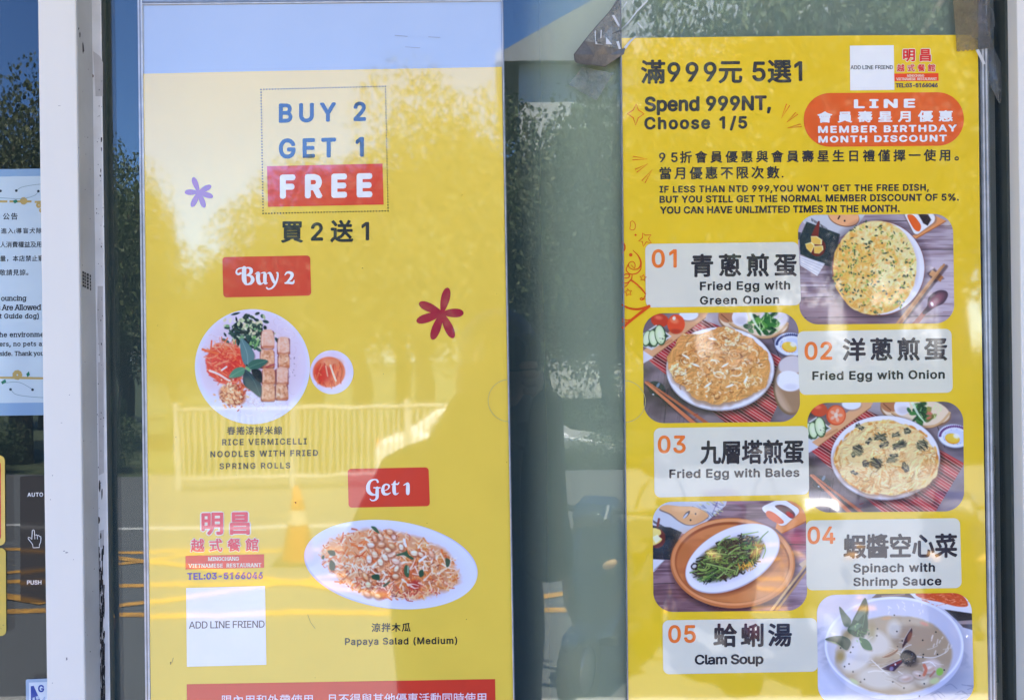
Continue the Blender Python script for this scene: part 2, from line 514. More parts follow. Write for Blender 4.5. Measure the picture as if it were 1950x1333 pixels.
class Canvas:
    """Picture area x0, y0, w, h in layout units; drawing coordinates run 0..cw across the width."""
    def __init__(self, x0, y0, w, h, cw, bgc, res=2.0, seed=1):
        self.x0, self.y0, self.w, self.h = x0, y0, w, h
        self.W, self.H = int(w * res), int(h * res); self.res = res
        self.s = cw / self.W
        self.a = np.empty((self.H, self.W, 3)); self.a[:] = bgc
        self.rng = random.Random(seed); self.seed = seed
    def win(self, xa, ya, xb, yb):
        s = self.s
        i0, i1 = max(0, int(xa / s) - 1), min(self.W, int(xb / s) + 2)
        j0, j1 = max(0, int(ya / s) - 1), min(self.H, int(yb / s) + 2)
        if i1 <= i0 or j1 <= j0: return None
        X, Y = np.meshgrid((np.arange(i0, i1) + 0.5) * s, (np.arange(j0, j1) + 0.5) * s)
        return (slice(j0, j1), slice(i0, i1)), X, Y
    def blend(self, sl, m, col):
        m = m[..., None]
        c = np.asarray(col, float)
        if c.ndim == 3: c = c[sl]
        self.a[sl] = self.a[sl] * (1 - m) + c * m
    def ell(self, cx, cy, rx, ry, col, rot=0, soft=4, a=1.0, lo=None):
        R = max(rx, ry) + soft * 2
        q = self.win(cx - R, cy - R, cx + R, cy + R)
        if q is None: return
        sl, X, Y = q
        t = math.radians(rot); c, s = math.cos(t), math.sin(t)
        u, v = (X - cx) * c + (Y - cy) * s, -(X - cx) * s + (Y - cy) * c
        d = (np.sqrt((u / rx) ** 2 + (v / ry) ** 2) - 1) * min(rx, ry)
        self.blend(sl, np.clip(0.5 - d / soft, 0, 1) * a, col)
    def poly(self, pts, col, soft=4, a=1.0, smooth=False):
        if smooth: pts = catmull(pts, 6, True)
        P = np.array(pts, float)
        q = self.win(P[:, 0].min() - soft, P[:, 1].min() - soft, P[:, 0].max() + soft, P[:, 1].max() + soft)
        if q is None: return
        sl, X, Y = q
        ins = np.zeros(X.shape, bool); dist = np.full(X.shape, 1e9)
        n = len(P)
        for i in range(n):
            ax, ay = P[i]; bx, by = P[(i + 1) % n]
            if ay != by:
                cr = (ay > Y) != (by > Y)
                ins ^= cr & (X < (bx - ax) * (Y - ay) / (by - ay) + ax)
            dx, dy = bx - ax, by - ay; L = dx * dx + dy * dy + 1e-9
            t = np.clip(((X - ax) * dx + (Y - ay) * dy) / L, 0, 1)
            dist = np.minimum(dist, np.hypot(X - ax - t * dx, Y - ay - t * dy))
        d = np.where(ins, -dist, dist)
        self.blend(sl, np.clip(0.5 - d / soft, 0, 1) * a, col)
    def line(self, pts, w, col, soft=4, a=1.0, w2=None, smooth=True):
        if smooth and len(pts) > 2: pts = catmull(pts, 6)
        P = np.array(pts, float); R = max(w, w2 or 0) + soft
        q = self.win(P[:, 0].min() - R, P[:, 1].min() - R, P[:, 0].max() + R, P[:, 1].max() + R)
        if q is None: return
        sl, X, Y = q
        m = np.zeros(X.shape); n = len(P) - 1
        for i in range(n):
            ax, ay = P[i]; bx, by = P[i + 1]
            dx, dy = bx - ax, by - ay; L = dx * dx + dy * dy + 1e-9
            t = np.clip(((X - ax) * dx + (Y - ay) * dy) / L, 0, 1)
            ww = w if w2 is None else w + (w2 - w) * (i + t) / n
            d = np.hypot(X - ax - t * dx, Y - ay - t * dy) - ww / 2
            m = np.maximum(m, np.clip(0.5 - d / soft, 0, 1))
        self.blend(sl, m * a, col)
    def shade(self, f):
        self.a *= f[..., None]
    def mask_ell(self, cx, cy, rx, ry, rot=0, rough=0, seed=3, soft=5):
        X, Y = np.meshgrid((np.arange(self.W) + 0.5) * self.s, (np.arange(self.H) + 0.5) * self.s)
        t = math.radians(rot); c, s = math.cos(t), math.sin(t)
        u, v = (X - cx) * c + (Y - cy) * s, -(X - cx) * s + (Y - cy) * c
        d = (np.sqrt((u / rx) ** 2 + (v / ry) ** 2) - 1) * min(rx, ry)
        if rough: d = d + (fbm(self.H, self.W, 7, 5, 4, seed) - 0.5) * 2 * rough
        return np.clip(0.5 - d / soft, 0, 1)
    def full(self, m, col):
        self.blend((slice(None), slice(None)), m, col)
    def wood(self, base, dark, lines, angle=0, amount=1.0, fy=40):
        n = fbm(self.H, self.W, 3, fy, 3, self.seed + 5, 0.6); n2 = fbm(self.H, self.W, 2, 3, 3, self.seed + 6)
        n3 = fbm(self.H, self.W, 9, fy * 1.7, 2, self.seed + 7)
        m = np.clip((n - 0.42) * 3 + (n3 - 0.5) * 1.2, 0, 1) * amount
        c = np.array(base)[None, None] * (1 - m[..., None]) + np.array(dark)[None, None] * m[..., None]
        self.a[:] = c * (0.86 + 0.3 * n2)[..., None]
        for p in lines: self.line(p, 7, tuple(v * 0.45 for v in dark), 5, 0.85, smooth=False)
    def crumple(self, m, pal, seed, f=7, wamp=26, con=1.0, relief=1.0):
        """Folded egg: warped ridged noise, coloured by height and lit from the upper left, as printed."""
        H, W = self.H, self.W
        n = fbm(H, W, f, f * 0.8, 5, seed, 0.58)
        dx = (fbm(H, W, f * .7, f * .6, 3, seed + 1) - 0.5) * 4 * wamp; dy = (fbm(H, W, f * .7, f * .6, 3, seed + 2) - 0.5) * 4 * wamp
        n = warp(n, dx, dy)
        r = 1 - np.abs(n - 0.5) * 4; r2 = 1 - np.abs(warp(fbm(H, W, f * 2, f * 1.7, 4, seed + 3), dx * .6, dy * .6) - 0.5) * 4
        h = np.clip(0.6 * r + 0.4 * r2, -1, 1)
        gy, gx = np.gradient(h)
        sh = np.clip(1 + (-gx - gy) * 1.5 * relief, 0.62, 1.3)
        t = np.clip((h * 0.5 + 0.5 - 0.5) * 1.7 * con + 0.5 + (fbm(H, W, 4, 3, 3, seed + 4) - 0.5) * 0.9, 0, 0.999) * (len(pal) - 1)
        i = t.astype(int); fr = (t - i)[..., None]; P = np.array(pal, float)
        c = (P[i] * (1 - fr) + P[np.minimum(i + 1, len(pal) - 1)] * fr) * sh[..., None]
        self.full(m, np.clip(c, 0, 255))
    def sample(self, px, py):
        a = self.a
        if self.res >= 2:
            a = a.copy(); a[1:-1, 1:-1] = (a[:-2, 1:-1] + a[2:, 1:-1] + a[1:-1, :-2] + a[1:-1, 2:] + 2 * a[1:-1, 1:-1]) / 6
        x = np.clip((px - self.x0) * self.res - 0.5, 0, self.W - 1.001); y = np.clip((py - self.y0) * self.res - 0.5, 0, self.H - 1.001)
        xi, yi = x.astype(int), y.astype(int); xf, yf = (x - xi)[..., None], (y - yi)[..., None]
        return (a[yi, xi] * (1 - xf) + a[yi, xi + 1] * xf) * (1 - yf) + (a[yi + 1, xi] * (1 - xf) + a[yi + 1, xi + 1] * xf) * yf

def print_grid(name, pr, cv, PX, PY, layer, parent=None, label=None):
    h, w = PX.shape
    c = np.clip(cv.sample(PX, PY), 0, 255) / 255.0
    c = np.where(c <= 0.04045, c / 12.92, ((c + 0.055) / 1.055) ** 2.4)
    c = np.minimum(c ** 1.07 * 1.14, .88)
    y = pr.y(layer); k = K * (D + y) / D
    dx, dy = (PX - 975) * k, -(PY - 666.5) * k
    co = np.stack([dx * CR + dy * SR, np.full_like(dx, y), ZC - dx * SR + dy * CR], -1).reshape(-1, 3)
    me = bpy.data.meshes.new(name)
    me.vertices.add(h * w); me.vertices.foreach_set('co', co.ravel())
    i = np.arange((h - 1) * w).reshape(h - 1, w)[:, :-1].ravel()
    q = np.stack([i, i + w, i + w + 1, i + 1], -1)
    me.loops.add(q.size); me.loops.foreach_set('vertex_index', q.ravel().astype(np.int32))
    me.polygons.add(len(q)); me.polygons.foreach_set('loop_start', (np.arange(len(q)) * 4).astype(np.int32))
    me.polygons.foreach_set('loop_total', np.full(len(q), 4, np.int32))
    me.update(calc_edges=True)
    at_ = me.color_attributes.new("Col", 'FLOAT_COLOR', 'POINT')
    at_.data.foreach_set('color', np.concatenate([c.reshape(-1, 3), np.ones((h * w, 1))], 1).astype(np.float32).ravel())
    return put(name, me, PHOTO, parent or pr.root, label)

def photo_quad(name, pr, cv, c, r, layer, label=None, step=1.0):
    c = np.array(c, float); Wd = np.linalg.norm(c[1] - c[0]); Hd = np.linalg.norm(c[3] - c[0])
    ny = int(Hd / step); nx = int(Wd / step)
    v = np.linspace(0, Hd, ny)
    v = np.unique(np.concatenate([v, r - r * np.cos(np.linspace(0, math.pi / 2, 12)), Hd - r + r * np.cos(np.linspace(0, math.pi / 2, 12))]))
    d = np.minimum(v, Hd - v); ins = np.where(d < r, r - np.sqrt(np.maximum(0, r * r - (r - d) ** 2)), 0)
    u = np.linspace(0, 1, nx)[None, :] * (1 - 2 * ins / Wd)[:, None] + (ins / Wd)[:, None]
    t = (v / Hd)[:, None]
    P = [(1 - u) * (1 - t) * c[0][k] + u * (1 - t) * c[1][k] + u * t * c[2][k] + (1 - u) * t * c[3][k] for k in (0, 1)]
    return print_grid(name, pr, cv, P[0], P[1], layer, label=label)

def photo_ellipse(name, pr, cv, cx, cy, rx, ry, rot, layer, label=None, step=1.0):
    t = np.linspace(-math.pi / 2, math.pi / 2, max(24, int(math.pi * ry / step * 0.8)))
    v = np.sin(t)[:, None]; u = np.linspace(-1, 1, int(2 * rx / step))[None, :] * np.cos(t)[:, None]
    v = v + 0 * u; a = math.radians(rot)
    return print_grid(name, pr, cv, cx + u * rx * math.cos(a) - v * ry * math.sin(a), cy + u * rx * math.sin(a) + v * ry * math.cos(a), layer, label=label)

def jit(c, r, k): return tuple(max(0, min(255, v + r.uniform(-k, k))) for v in c)

def paint_green_onion():
    c = Canvas(1510, 400, 320, 230, 1855, (150, 130, 142), seed=11); g = c.rng
    c.wood((176, 162, 172), (112, 88, 98), [], 0, 0.8, 34)
    m = c.mask_ell(1700, 780, 420, 330, soft=260); c.full(m * 0.55, (212, 200, 206))
    m = c.mask_ell(500, 1230, 900, 260, soft=200); c.full(m * 0.5, (128, 88, 84))
    for p in (((1420, 437), (1855, 437)), ((60, 852), (360, 850)), ((60, 972), (440, 955)), ((60, 1190), (1855, 1168)), ((780, 130), (1260, 122))):
        c.line(p, 8, (55, 42, 48), 6, 0.9)
    for i in range(70):
        x, y = g.uniform(0, 1800), g.choice([g.uniform(860, 1300), g.uniform(100, 1300)])
        c.line(((x, y), (x + g.uniform(40, 220), y + g.uniform(-6, 6))), g.uniform(2, 7), g.choice([(90, 60, 62), (200, 185, 190), (110, 70, 70)]), 4, g.uniform(.2, .6))
    c.poly([(60, 60), (800, 45), (690, 210), (520, 300), (120, 150)], (196, 198, 202), 6)
    for i in range(18):
        x = 205 + i * 10; c.line(((x, 92 + i * 6.5), (x + g.uniform(-6, 6), 120 + i * 6.5)), 5, (50, 50, 55), 3)
    c.poly([(30, 240), (90, 250), (70, 330), (30, 320)], (80, 78, 80))
    c.poly([(150, 130), (520, 268), (450, 640), (350, 610), (80, 490), (70, 310)], (48, 60, 62), 8)
    c.ell(560, 75, 175, 108, (120, 75, 50), 14, 8); c.ell(560, 68, 172, 105, (236, 172, 122), 14, 6)
    c.line(((515, 70), (500, 98)), 16, (60, 45, 45)); c.ell(571, 121, 10, 11, (45, 35, 40))
    c.ell(270, 410, 92, 102, (110, 45, 36), 0, 6); c.line(((285, 135), (262, 215), (240, 290)), 24, (122, 52, 44), 5, w2=80)
    for P in ([(197, 292), (262, 290), (322, 330), (318, 385), (205, 375)], [(135, 375), (205, 355), (240, 390), (200, 475), (150, 425)], [(232, 400), (330, 395), (335, 440), (290, 482), (235, 478)]):
        c.poly(P, (246, 232, 170), 5); c.poly([(p[0] * .86 + .14 * P[0][0] + 4, p[1] * .86 + .14 * P[0][1] + 8) for p in P], (226, 186, 88), 8)
    c.poly([(80, 505), (355, 592), (268, 728), (80, 612)], (214, 214, 218), 6)
    for i in range(4): c.line(((85, 530 + i * 24), (330 - i * 20, 622 + i * 28)), 5, (150, 148, 152), 4, .7)
    c.ell(930, 665, 560, 560, (60, 45, 55), 0, 110, .55)
    c.ell(945, 645, 512, 524, (128, 62, 46), 0, 8); c.ell(952, 643, 500, 514, (226, 226, 236), 0, 8)
    c.ell(925, 640, 470, 508, (196, 190, 190), 0, 30, .5)
    m = c.mask_ell(908, 640, 462, 516, 0, 22, 31, 8)
    c.crumple(m, [(240, 208, 130), (234, 194, 98), (238, 202, 116), (226, 172, 78), (244, 216, 154)], 40, 11, 14, 0.7, .5)
    for i in range(420):
        t, r = g.uniform(0, 6.28), math.sqrt(g.random()); x, y = 905 + r * 440 * math.cos(t), 640 + r * 480 * math.sin(t)
        c.ell(x, y, g.uniform(8, 34), g.uniform(6, 18), g.choice([(252, 232, 186), (224, 150, 70), (240, 196, 100), (246, 222, 160), (220, 160, 76), (236, 200, 90)]), g.uniform(0, 180), 12, .5)
    cl = [(680, 450), (700, 560), (840, 400), (640, 640), (910, 710), (980, 690), (820, 770), (1080, 620), (1280, 590), (1200, 400), (1200, 290), (1000, 390), (790, 190), (940, 210), (550, 430), (490, 740), (550, 870), (620, 890), (1210, 840), (1180, 1020), (920, 1100), (810, 1030), (1060, 930), (1040, 490), (780, 320), (690, 215), (1290, 740), (760, 880), (690, 720)]
    for i in range(330):
        if i < 210: b = g.choice(cl); x, y = b[0] + g.gauss(0, 34), b[1] + g.gauss(0, 34)
        else: t, r = g.uniform(0, 6.28), math.sqrt(g.random()); x, y = 905 + r * 440 * math.cos(t), 640 + r * 490 * math.sin(t)
        col = g.choice([(46, 66, 52), (62, 84, 58), (90, 112, 66), (150, 168, 74), (176, 190, 96)]) if i < 210 else g.choice([(150, 170, 76), (120, 140, 70), (200, 204, 110), (60, 80, 56)])
        c.ell(x, y, g.uniform(8, 20), g.uniform(5, 12), col, g.uniform(0, 180), 6, .9)
    c.poly([(1540, 50), (1690, 120), (1365, 320), (1320, 290)], (222, 152, 96), 6); c.line(((1365, 314), (1690, 124)), 10, (170, 98, 52))
    c.poly(rquad([(1205, 30), (1560, 20), (1600, 130), (1340, 300)], 46), (120, 100, 100), 20, .6)
    c.poly(rquad([(1220, 25), (1545, 20), (1580, 120), (1350, 288)], 50), (240, 240, 242), 5)
    c.poly([(1262, 70), (1305, 52), (1350, 80), (1412, 170), (1395, 236), (1335, 210)], (226, 102, 40), 8, smooth=True)
    c.poly([(1380, 45), (1490, 48), (1528, 110), (1488, 176), (1440, 150)], (56, 42, 46), 8); c.line(((1345, 40), (1450, 190)), 22, (228, 228, 230))
    c.poly([(1480, 700), (1560, 640), (1670, 760), (1560, 800)], (70, 50, 50), 20, .7)
    c.poly([(1500, 712), (1536, 662), (1660, 738), (1628, 794)], (208, 156, 108), 5); c.poly([(1590, 700), (1660, 738), (1628, 794), (1580, 760)], (176, 118, 74), 5)
    c.line(((1690, 625), (1190, 1270)), 42, (60, 42, 44), 16, .6)
    c.line(((1668, 605), (1185, 1260)), 24, (186, 134, 92), 4, 1, 30); c.line(((1640, 625), (1145, 1260)), 18, (206, 158, 112), 4, 1, 26)
    c.line(((1520, 1050), (1340, 1270)), 36, (152, 66, 60), 6, 1, 60)
    c.poly([(1480, 1060), (1500, 960), (1600, 890), (1690, 895), (1710, 950), (1660, 1030), (1560, 1080), (1460, 1150), (1430, 1130)], (86, 66, 76), 8, smooth=True)
    c.ell(1590, 985, 88, 50, (158, 100, 112), -40, 40, .8); c.ell(1545, 1035, 50, 40, (150, 70, 104), -40, 30, .8); c.ell(1535, 1038, 16, 24, (240, 228, 236), -20, 8)
    return c

def paint_table(c, dx, dy, basil):
    """Shared table setting of the onion and basil omelette photographs."""
    g = c.rng
    c.wood((122, 106, 112), (62, 48, 54), [], 0, .9, 6)
    for i in range(60):
        x, y = g.uniform(0, 700), g.uniform(600, 1330)
        c.line(((x, y), (x - g.uniform(8, 40), y + g.uniform(60, 240))), g.uniform(3, 9), g.choice([(70, 54, 60), (150, 136, 142), (96, 80, 86)]), 6, g.uniform(.2, .5))
    m = c.mask_ell(900, 60, 420, 170, soft=160); c.full(m * .8, (186, 176, 182))
    m = c.mask_ell(1750, 700, 330, 700, soft=300); c.full(m * .45, (150, 142, 160))
    for p in (((330, 900), (285, 1300)), ((1480, 330), (1560, 560))): c.line(p, 7, (36, 28, 34), 6, .8)
    mat = [(120, 590), (700, 135), (900, 210), (1580, 560), (1555, 640), (1545, 1070), (1440, 1300), (1000, 1300), (310, 745)] if not basil else [(85, 600), (690, 145), (840, 215), (1770, 735), (1760, 770), (1440, 1300), (900, 1300), (310, 805)]
    X, Y = np.meshgrid((np.arange(c.W) + .5) * c.s, (np.arange(c.H) + .5) * c.s)
    t = (-X * 0.54 + Y * 0.84) / 31.0
    tri = np.abs((t % 1) - .5) * 2
    cols = np.array([(150, 30, 40), (176, 46, 54), (96, 26, 34), (186, 60, 64), (128, 30, 38)], float)[(np.floor(t).astype(int) * 7) % 5]
    k = np.clip((tri - .72) * 8, 0, 1)[..., None]
    lite = np.where((np.floor(t).astype(int) % 3 == 0)[..., None], (232, 206, 200), (206, 150, 148))
    c.poly(mat, cols * (1 - k) + lite * k, 5)
    # cutting board, tomatoes, cucumbers
    c.poly([(0, 520), (640, 60), (775, 60), (740, 120), (120, 580), (60, 590), (0, 560)], (216, 166, 122), 6)
    c.line(((120, 582), (745, 118)), 9, (160, 104, 66), 5, .8); c.line(((250, 430), (370, 366)), 26, (190, 130, 88), 8, .7)
    c.poly([(0, 500), (60, 480), (170, 556), (60, 620), (0, 620)], (206, 206, 214), 6)
    c.ell(560 - dx * .5, 95, 110, 66, (150, 130, 130), 0, 20, .6); c.ell(560 - dx * .5, 82, 105, 62, (222, 226, 234), 0, 8)
    c.ell(240 - dx * 1.2, 145, 98, 74, (196, 66, 42), 10, 8); c.ell(225 - dx * 1.2, 115, 40, 22, (232, 120, 90), 10, 20, .8)
    tx, ty = 420 - dx, 188 + dy * .6
    if basil:
        c.ell(tx, ty, 108, 112, (206, 74, 40), 0, 6); c.ell(tx + 4, ty - 2, 92, 98, (236, 118, 80), 0, 8)
        for a in range(5): c.ell(tx + 46 * math.cos(a * 1.26), ty + 50 * math.sin(a * 1.26), 26, 18, (244, 190, 168), a * 72, 12, .8)
        c.ell(tx, ty, 22, 30, (250, 214, 196), 0, 10, .9)
    else:
        c.ell(tx, ty, 97, 108, (218, 80, 42), 0, 6); c.ell(tx - 20, ty - 40, 46, 30, (240, 140, 100), 20, 26, .8); c.ell(tx - 22, ty - 66, 18, 22, (252, 232, 220), 0, 8, .9)
        c.ell(tx - 10, ty + 80, 66, 26, (160, 50, 30), 0, 24, .6)
    ox, oy = -dx * 1.0, dy
    c.poly([(40 + ox, 300 + oy), (200 + ox, 195 + oy), (372 + ox, 322 + oy), (150 + ox, 475 + oy), (30 + ox, 420 + oy)], (206, 208, 206), 6)
    c.poly([(60 + ox, 310 + oy), (200 + ox, 215 + oy), (340 + ox, 320 + oy), (150 + ox, 445 + oy), (50 + ox, 400 + oy)], (66, 78, 66), 12)
    for (x, y, r, rx, ry) in ((100, 345, 14, 50, 92), (170, 345, -8, 54, 96), (246, 308, -8, 62, 114)):
        c.ell(x + ox, y + oy, rx, ry, (52, 84, 46), r, 5); c.ell(x + ox - 3, y + oy - 4, rx - 10, ry - 12, (206, 222, 178), r, 8); c.ell(x + ox - 3, y + oy - 4, rx * .45, ry * .55, (224, 234, 204), r, 24, .8)
    for i in range(14): c.ell(g.uniform(240, 350) + ox, g.uniform(310, 390) + oy, 5, 4, (40, 44, 40), 0, 4, .8)
    # basket of greens
    bx = -dx * .6
    c.ell(1275 + bx, 170, 392, 168, (140, 100, 72), 8, 8); c.ell(1275 + bx, 158, 380, 156, (226, 206, 180), 8, 8)
    c.ell(980 + bx, 100, 96, 70, (180, 120, 82), 20, 14); c.line(((920 + bx, 80), (1000 + bx, 150)), 10, (120, 70, 44), 6)
    c.ell(1125 + bx, 115, 88, 92, (226, 222, 228), 0, 8); c.ell(1140 + bx, 150, 64, 44, (190, 184, 192), 0, 30, .6)
    if not basil:
        c.ell(1500, 120, 160, 100, (222, 214, 216), 0, 20)
    for i in range(46):
        x, y = g.gauss(1370 + bx, 105 if not basil else 60), g.gauss(190, 46)
        y = max(70, min(285, y))
        col = g.choice([(38, 92, 46), (58, 122, 56), (94, 156, 66), (30, 72, 42)]) if not (basil and x > 1370) else g.choice([(120, 120, 50), (150, 140, 70), (96, 100, 50), (190, 110, 90)])
        c.ell(x, y, g.uniform(26, 60), g.uniform(14, 30), col, g.uniform(-50, 60), 8, .95)
    for i in range(16):
        x, y = g.uniform(1210, 1560) + bx, g.uniform(90, 280)
        c.line(((x, y), (x + g.uniform(-40, 60), y - g.uniform(30, 90))), 9, (206, 226, 160), 5, .8, 4)
    c.line(((1235 + bx, 60), (1300 + bx, 190), (1380 + bx, 290)), 34, (220, 232, 210), 8, .85, 10)
    c.line(((1010 + bx, 175), (1120 + bx, 240), (1290 + bx, 322), (1450 + bx, 330), (1560 + bx, 280), (1650 + bx, 180)), 26, (206, 168, 124), 6)
    c.line(((1010 + bx, 190), (1120 + bx, 255), (1290 + bx, 336), (1450 + bx, 346), (1570 + bx, 292)), 8, (130, 90, 60), 6, .8)
    # egg bowl
    ex, ey = 1692 - dx * .4, 412 + dy * .8
    c.ell(ex + 10, ey + 30, 190, 132, (60, 52, 64), 8, 40, .6)
    c.ell(ex, ey, 188, 132, (150, 156, 180), 6, 6); c.ell(ex + 2, ey - 2, 180, 124, (222, 226, 240), 6, 6)
    for i in range(26):
        t = math.pi * (1.0 + i / 26 * 1.05)
        c.ell(ex + 160 * math.cos(t), ey + 108 * math.sin(t), 15, 10, (58, 66, 112) if not basil else (104, 60, 118), math.degrees(t), 5)
    c.ell(ex + 2, ey + 8, 126, 86, (196, 206, 232), 6, 30, .9)
    for i in range(16): t = g.uniform(0, 6.28); c.ell(ex + 120 * math.cos(t), ey + 8 + 82 * math.sin(t), 5, 4, (110, 130, 190), 0, 4, .7)
    c.ell(ex - 24, ey + 30, 82, 56, (226, 160, 30), 14, 8); c.ell(ex - 22, ey + 22, 76, 48, (244, 196, 70), 14, 12); c.ell(ex + 20, ey, 34, 26, (250, 240, 225), 20, 18, .9)
    if not basil:
        c.ell(1690, 860, 200, 330, (120, 92, 70), 0, 10); c.ell(1696, 850, 188, 312, (190, 160, 136), 0, 16)
        c.poly([(1540, 880), (1800, 900), (1855, 1220), (1700, 1170)], (150, 116, 88), 60, .8)
        c.ell(1690, 640, 142, 100, (206, 198, 200), -10, 12); c.ell(1670, 815, 142, 112, (236, 236, 242), 10, 10); c.ell(1690, 880, 90, 40, (206, 204, 214), 0, 40, .7)
    # chopsticks
    c.ell(205, 900 + (60 if basil else 0), 100, 78, (36, 46, 54), 30, 10); c.ell(222, 860 + (40 if basil else 0), 16, 30, (150, 170, 190), 30, 10, .7); c.ell(168, 962 + (30 if basil else 0), 10, 7, (230, 235, 240), 0, 5)
    yy = 40 if basil else 0
    c.line(((100, 850 + yy), (660, 1310)), 60, (40, 28, 30), 26, .6)
    c.line(((85, 830 + yy), (640 - (110 if basil else 0), 1300)), 26, (204, 122, 84), 4, 1, 44); c.line(((105, 826 + yy), (790 - (120 if basil else 0), 1300)), 20, (176, 98, 66), 4, 1, 36)
    for a in (0, 1):
        c.line(((600 + a * 20, 1240 - a * 50), (640 + a * 20, 1226 - a * 50)), 8, (150, 40, 40), 4, .8)

def paint_onion():
    c = Canvas(1215, 585, 320, 230, 1855, (90, 76, 80), seed=21); g = c.rng
    paint_table(c, 0, 0, False)
    c.ell(925, 710, 610, 480, (30, 20, 24), 0, 60, .6)
    c.ell(908, 682, 598, 462, (176, 172, 180), 0, 6); c.ell(906, 676, 590, 452, (228, 228, 238), 0, 8); c.ell(900, 690, 520, 400, (200, 196, 206), 0, 40, .7)
    m = c.mask_ell(895, 655, 540, 410, 6, 80, 35, 6)
    sh = c.mask_ell(890, 680, 548, 420, 6, 80, 35, 40); c.full(sh * .7, (150, 110, 80))
    c.crumple(m, [(184, 116, 54), (222, 168, 96), (242, 212, 158), (230, 182, 112), (250, 234, 200), (214, 154, 86)], 52, 9, 24, 1.7, 1.1)
    for i in range(330):
        t, r = g.uniform(0, 6.28), math.sqrt(g.random()); x, y = 895 + r * 490 * math.cos(t), 660 + r * 350 * math.sin(t)
        a0 = g.uniform(0, 6.28); R = g.uniform(14, 70); n = [(x + R * math.cos(a0 + k * .45), y + R * .7 * math.sin(a0 + k * .45)) for k in range(5)]
        c.line(n, g.uniform(6, 20), g.choice([(250, 234, 204), (240, 206, 146), (186, 112, 50), (200, 130, 62), (248, 226, 186), (150, 86, 38), (132, 74, 34), (252, 240, 216)]), 8, g.uniform(.35, .85))
    for (x, y, r) in ((1290, 850, 90), (980, 320, 95), (1060, 520, 60), (540, 590, 70)):
        for k in range(4): c.line([(x + (r - k * 20) * math.cos(t * .6 + k), y + (r - k * 20) * .8 * math.sin(t * .6 + k)) for t in range(9)], 7, g.choice([(196, 128, 62), (244, 218, 168)]), 6, .7)
    for (x, y, a) in ((960, 640, -30), (770, 860, -35), (1190, 800, -60), (640, 640, 20), (820, 350, 10), (1010, 870, -20), (530, 545, 30)):
        c.ell(x, y, 46, 11, (250, 246, 234), a, 6, .9)
    return c

def paint_basil():
    c = Canvas(1530, 755, 320, 230, 1855, (90, 76, 80), seed=27); g = c.rng
    paint_table(c, 60, 30, True)
    c.ell(925, 700, 612, 480, (34, 22, 26), 0, 60, .6)
    c.ell(905, 676, 604, 466, (176, 172, 180), 0, 6); c.ell(903, 670, 596, 456, (226, 226, 238), 0, 8); c.ell(900, 690, 530, 410, (200, 196, 206), 0, 40, .6)
    m = c.mask_ell(915, 680, 575, 408, 4, 56, 47, 6)
    sh = c.mask_ell(910, 705, 580, 415, 4, 56, 47, 40); c.full(sh * .7, (150, 110, 80))
    c.crumple(m, [(186, 120, 52), (216, 162, 86), (232, 192, 124), (242, 216, 164), (206, 150, 82), (236, 204, 146)], 63, 9, 22, 1.25, .9)
    for i in range(240):
        t, r = g.uniform(0, 6.28), math.sqrt(g.random()); x, y = 915 + r * 520 * math.cos(t), 680 + r * 360 * math.sin(t)
        L = g.uniform(20, 80); a = g.uniform(-.6, .9)
        c.line(((x, y), (x + L * .5, y + L * a * .3), (x + L, y + L * a)), g.uniform(4, 10), g.choice([(250, 236, 204), (214, 150, 76), (190, 120, 54), (242, 212, 150)]), 6, g.uniform(.3, .7))
    for i in range(60):
        t = g.uniform(0, 6.28); c.ell(915 + 560 * math.cos(t), 680 + 398 * math.sin(t), g.uniform(14, 40), g.uniform(8, 16), g.choice([(212, 142, 58), (196, 120, 48), (236, 186, 96)]), math.degrees(t) + 90, 8, .7)
    for (x, y, rx, ry, rot) in ((850, 450, 78, 36, 10), (600, 590, 62, 74, 20), (1060, 540, 88, 46, -30), (890, 530, 56, 24, -25), (1310, 540, 72, 66, 40), (800, 735, 82, 60, 20), (690, 745, 34, 54, -30), (975, 700, 66, 26, -8), (1130, 790, 46, 44, 50), (1148, 380, 42, 34, 20), (620, 335, 50, 14, 35), (1020, 425, 52, 18, -10), (720, 490, 40, 14, -40), (550, 640, 20, 30, 0), (1110, 745, 14, 26, 0), (560, 840, 40, 10, 30), (1000, 650, 46, 10, -10)):
        for k in range(5): c.ell(x + g.uniform(-.5, .5) * rx, y + g.uniform(-.5, .5) * ry, rx * g.uniform(.25, .6), ry * g.uniform(.25, .6), (92, 92, 70), rot + g.uniform(-30, 30), 16, .7)
        for k in range(16):
            a = math.radians(rot + g.uniform(-38, 38)); o = g.uniform(-.7, .7); x1, y1 = x - math.sin(a) * ry * o, y + math.cos(a) * ry * o
            L = rx * g.uniform(.5, 1) * math.sqrt(1 - o * o)
            c.line(((x1 - L * math.cos(a), y1 - L * math.sin(a)), (x1, y1 + g.uniform(-6, 6)), (x1 + L * math.cos(a), y1 + L * math.sin(a))), g.uniform(5, 15), g.choice([(58, 62, 52), (76, 84, 66), (44, 46, 44), (122, 124, 94), (66, 64, 72), (170, 156, 116)]), 7, .85)
        for k in range(3): c.line(((x - rx * .5, y + g.uniform(-ry, ry) * .6), (x + rx * .4, y + g.uniform(-ry, ry) * .6)), 5, (206, 190, 150), 5, .8)
    return c

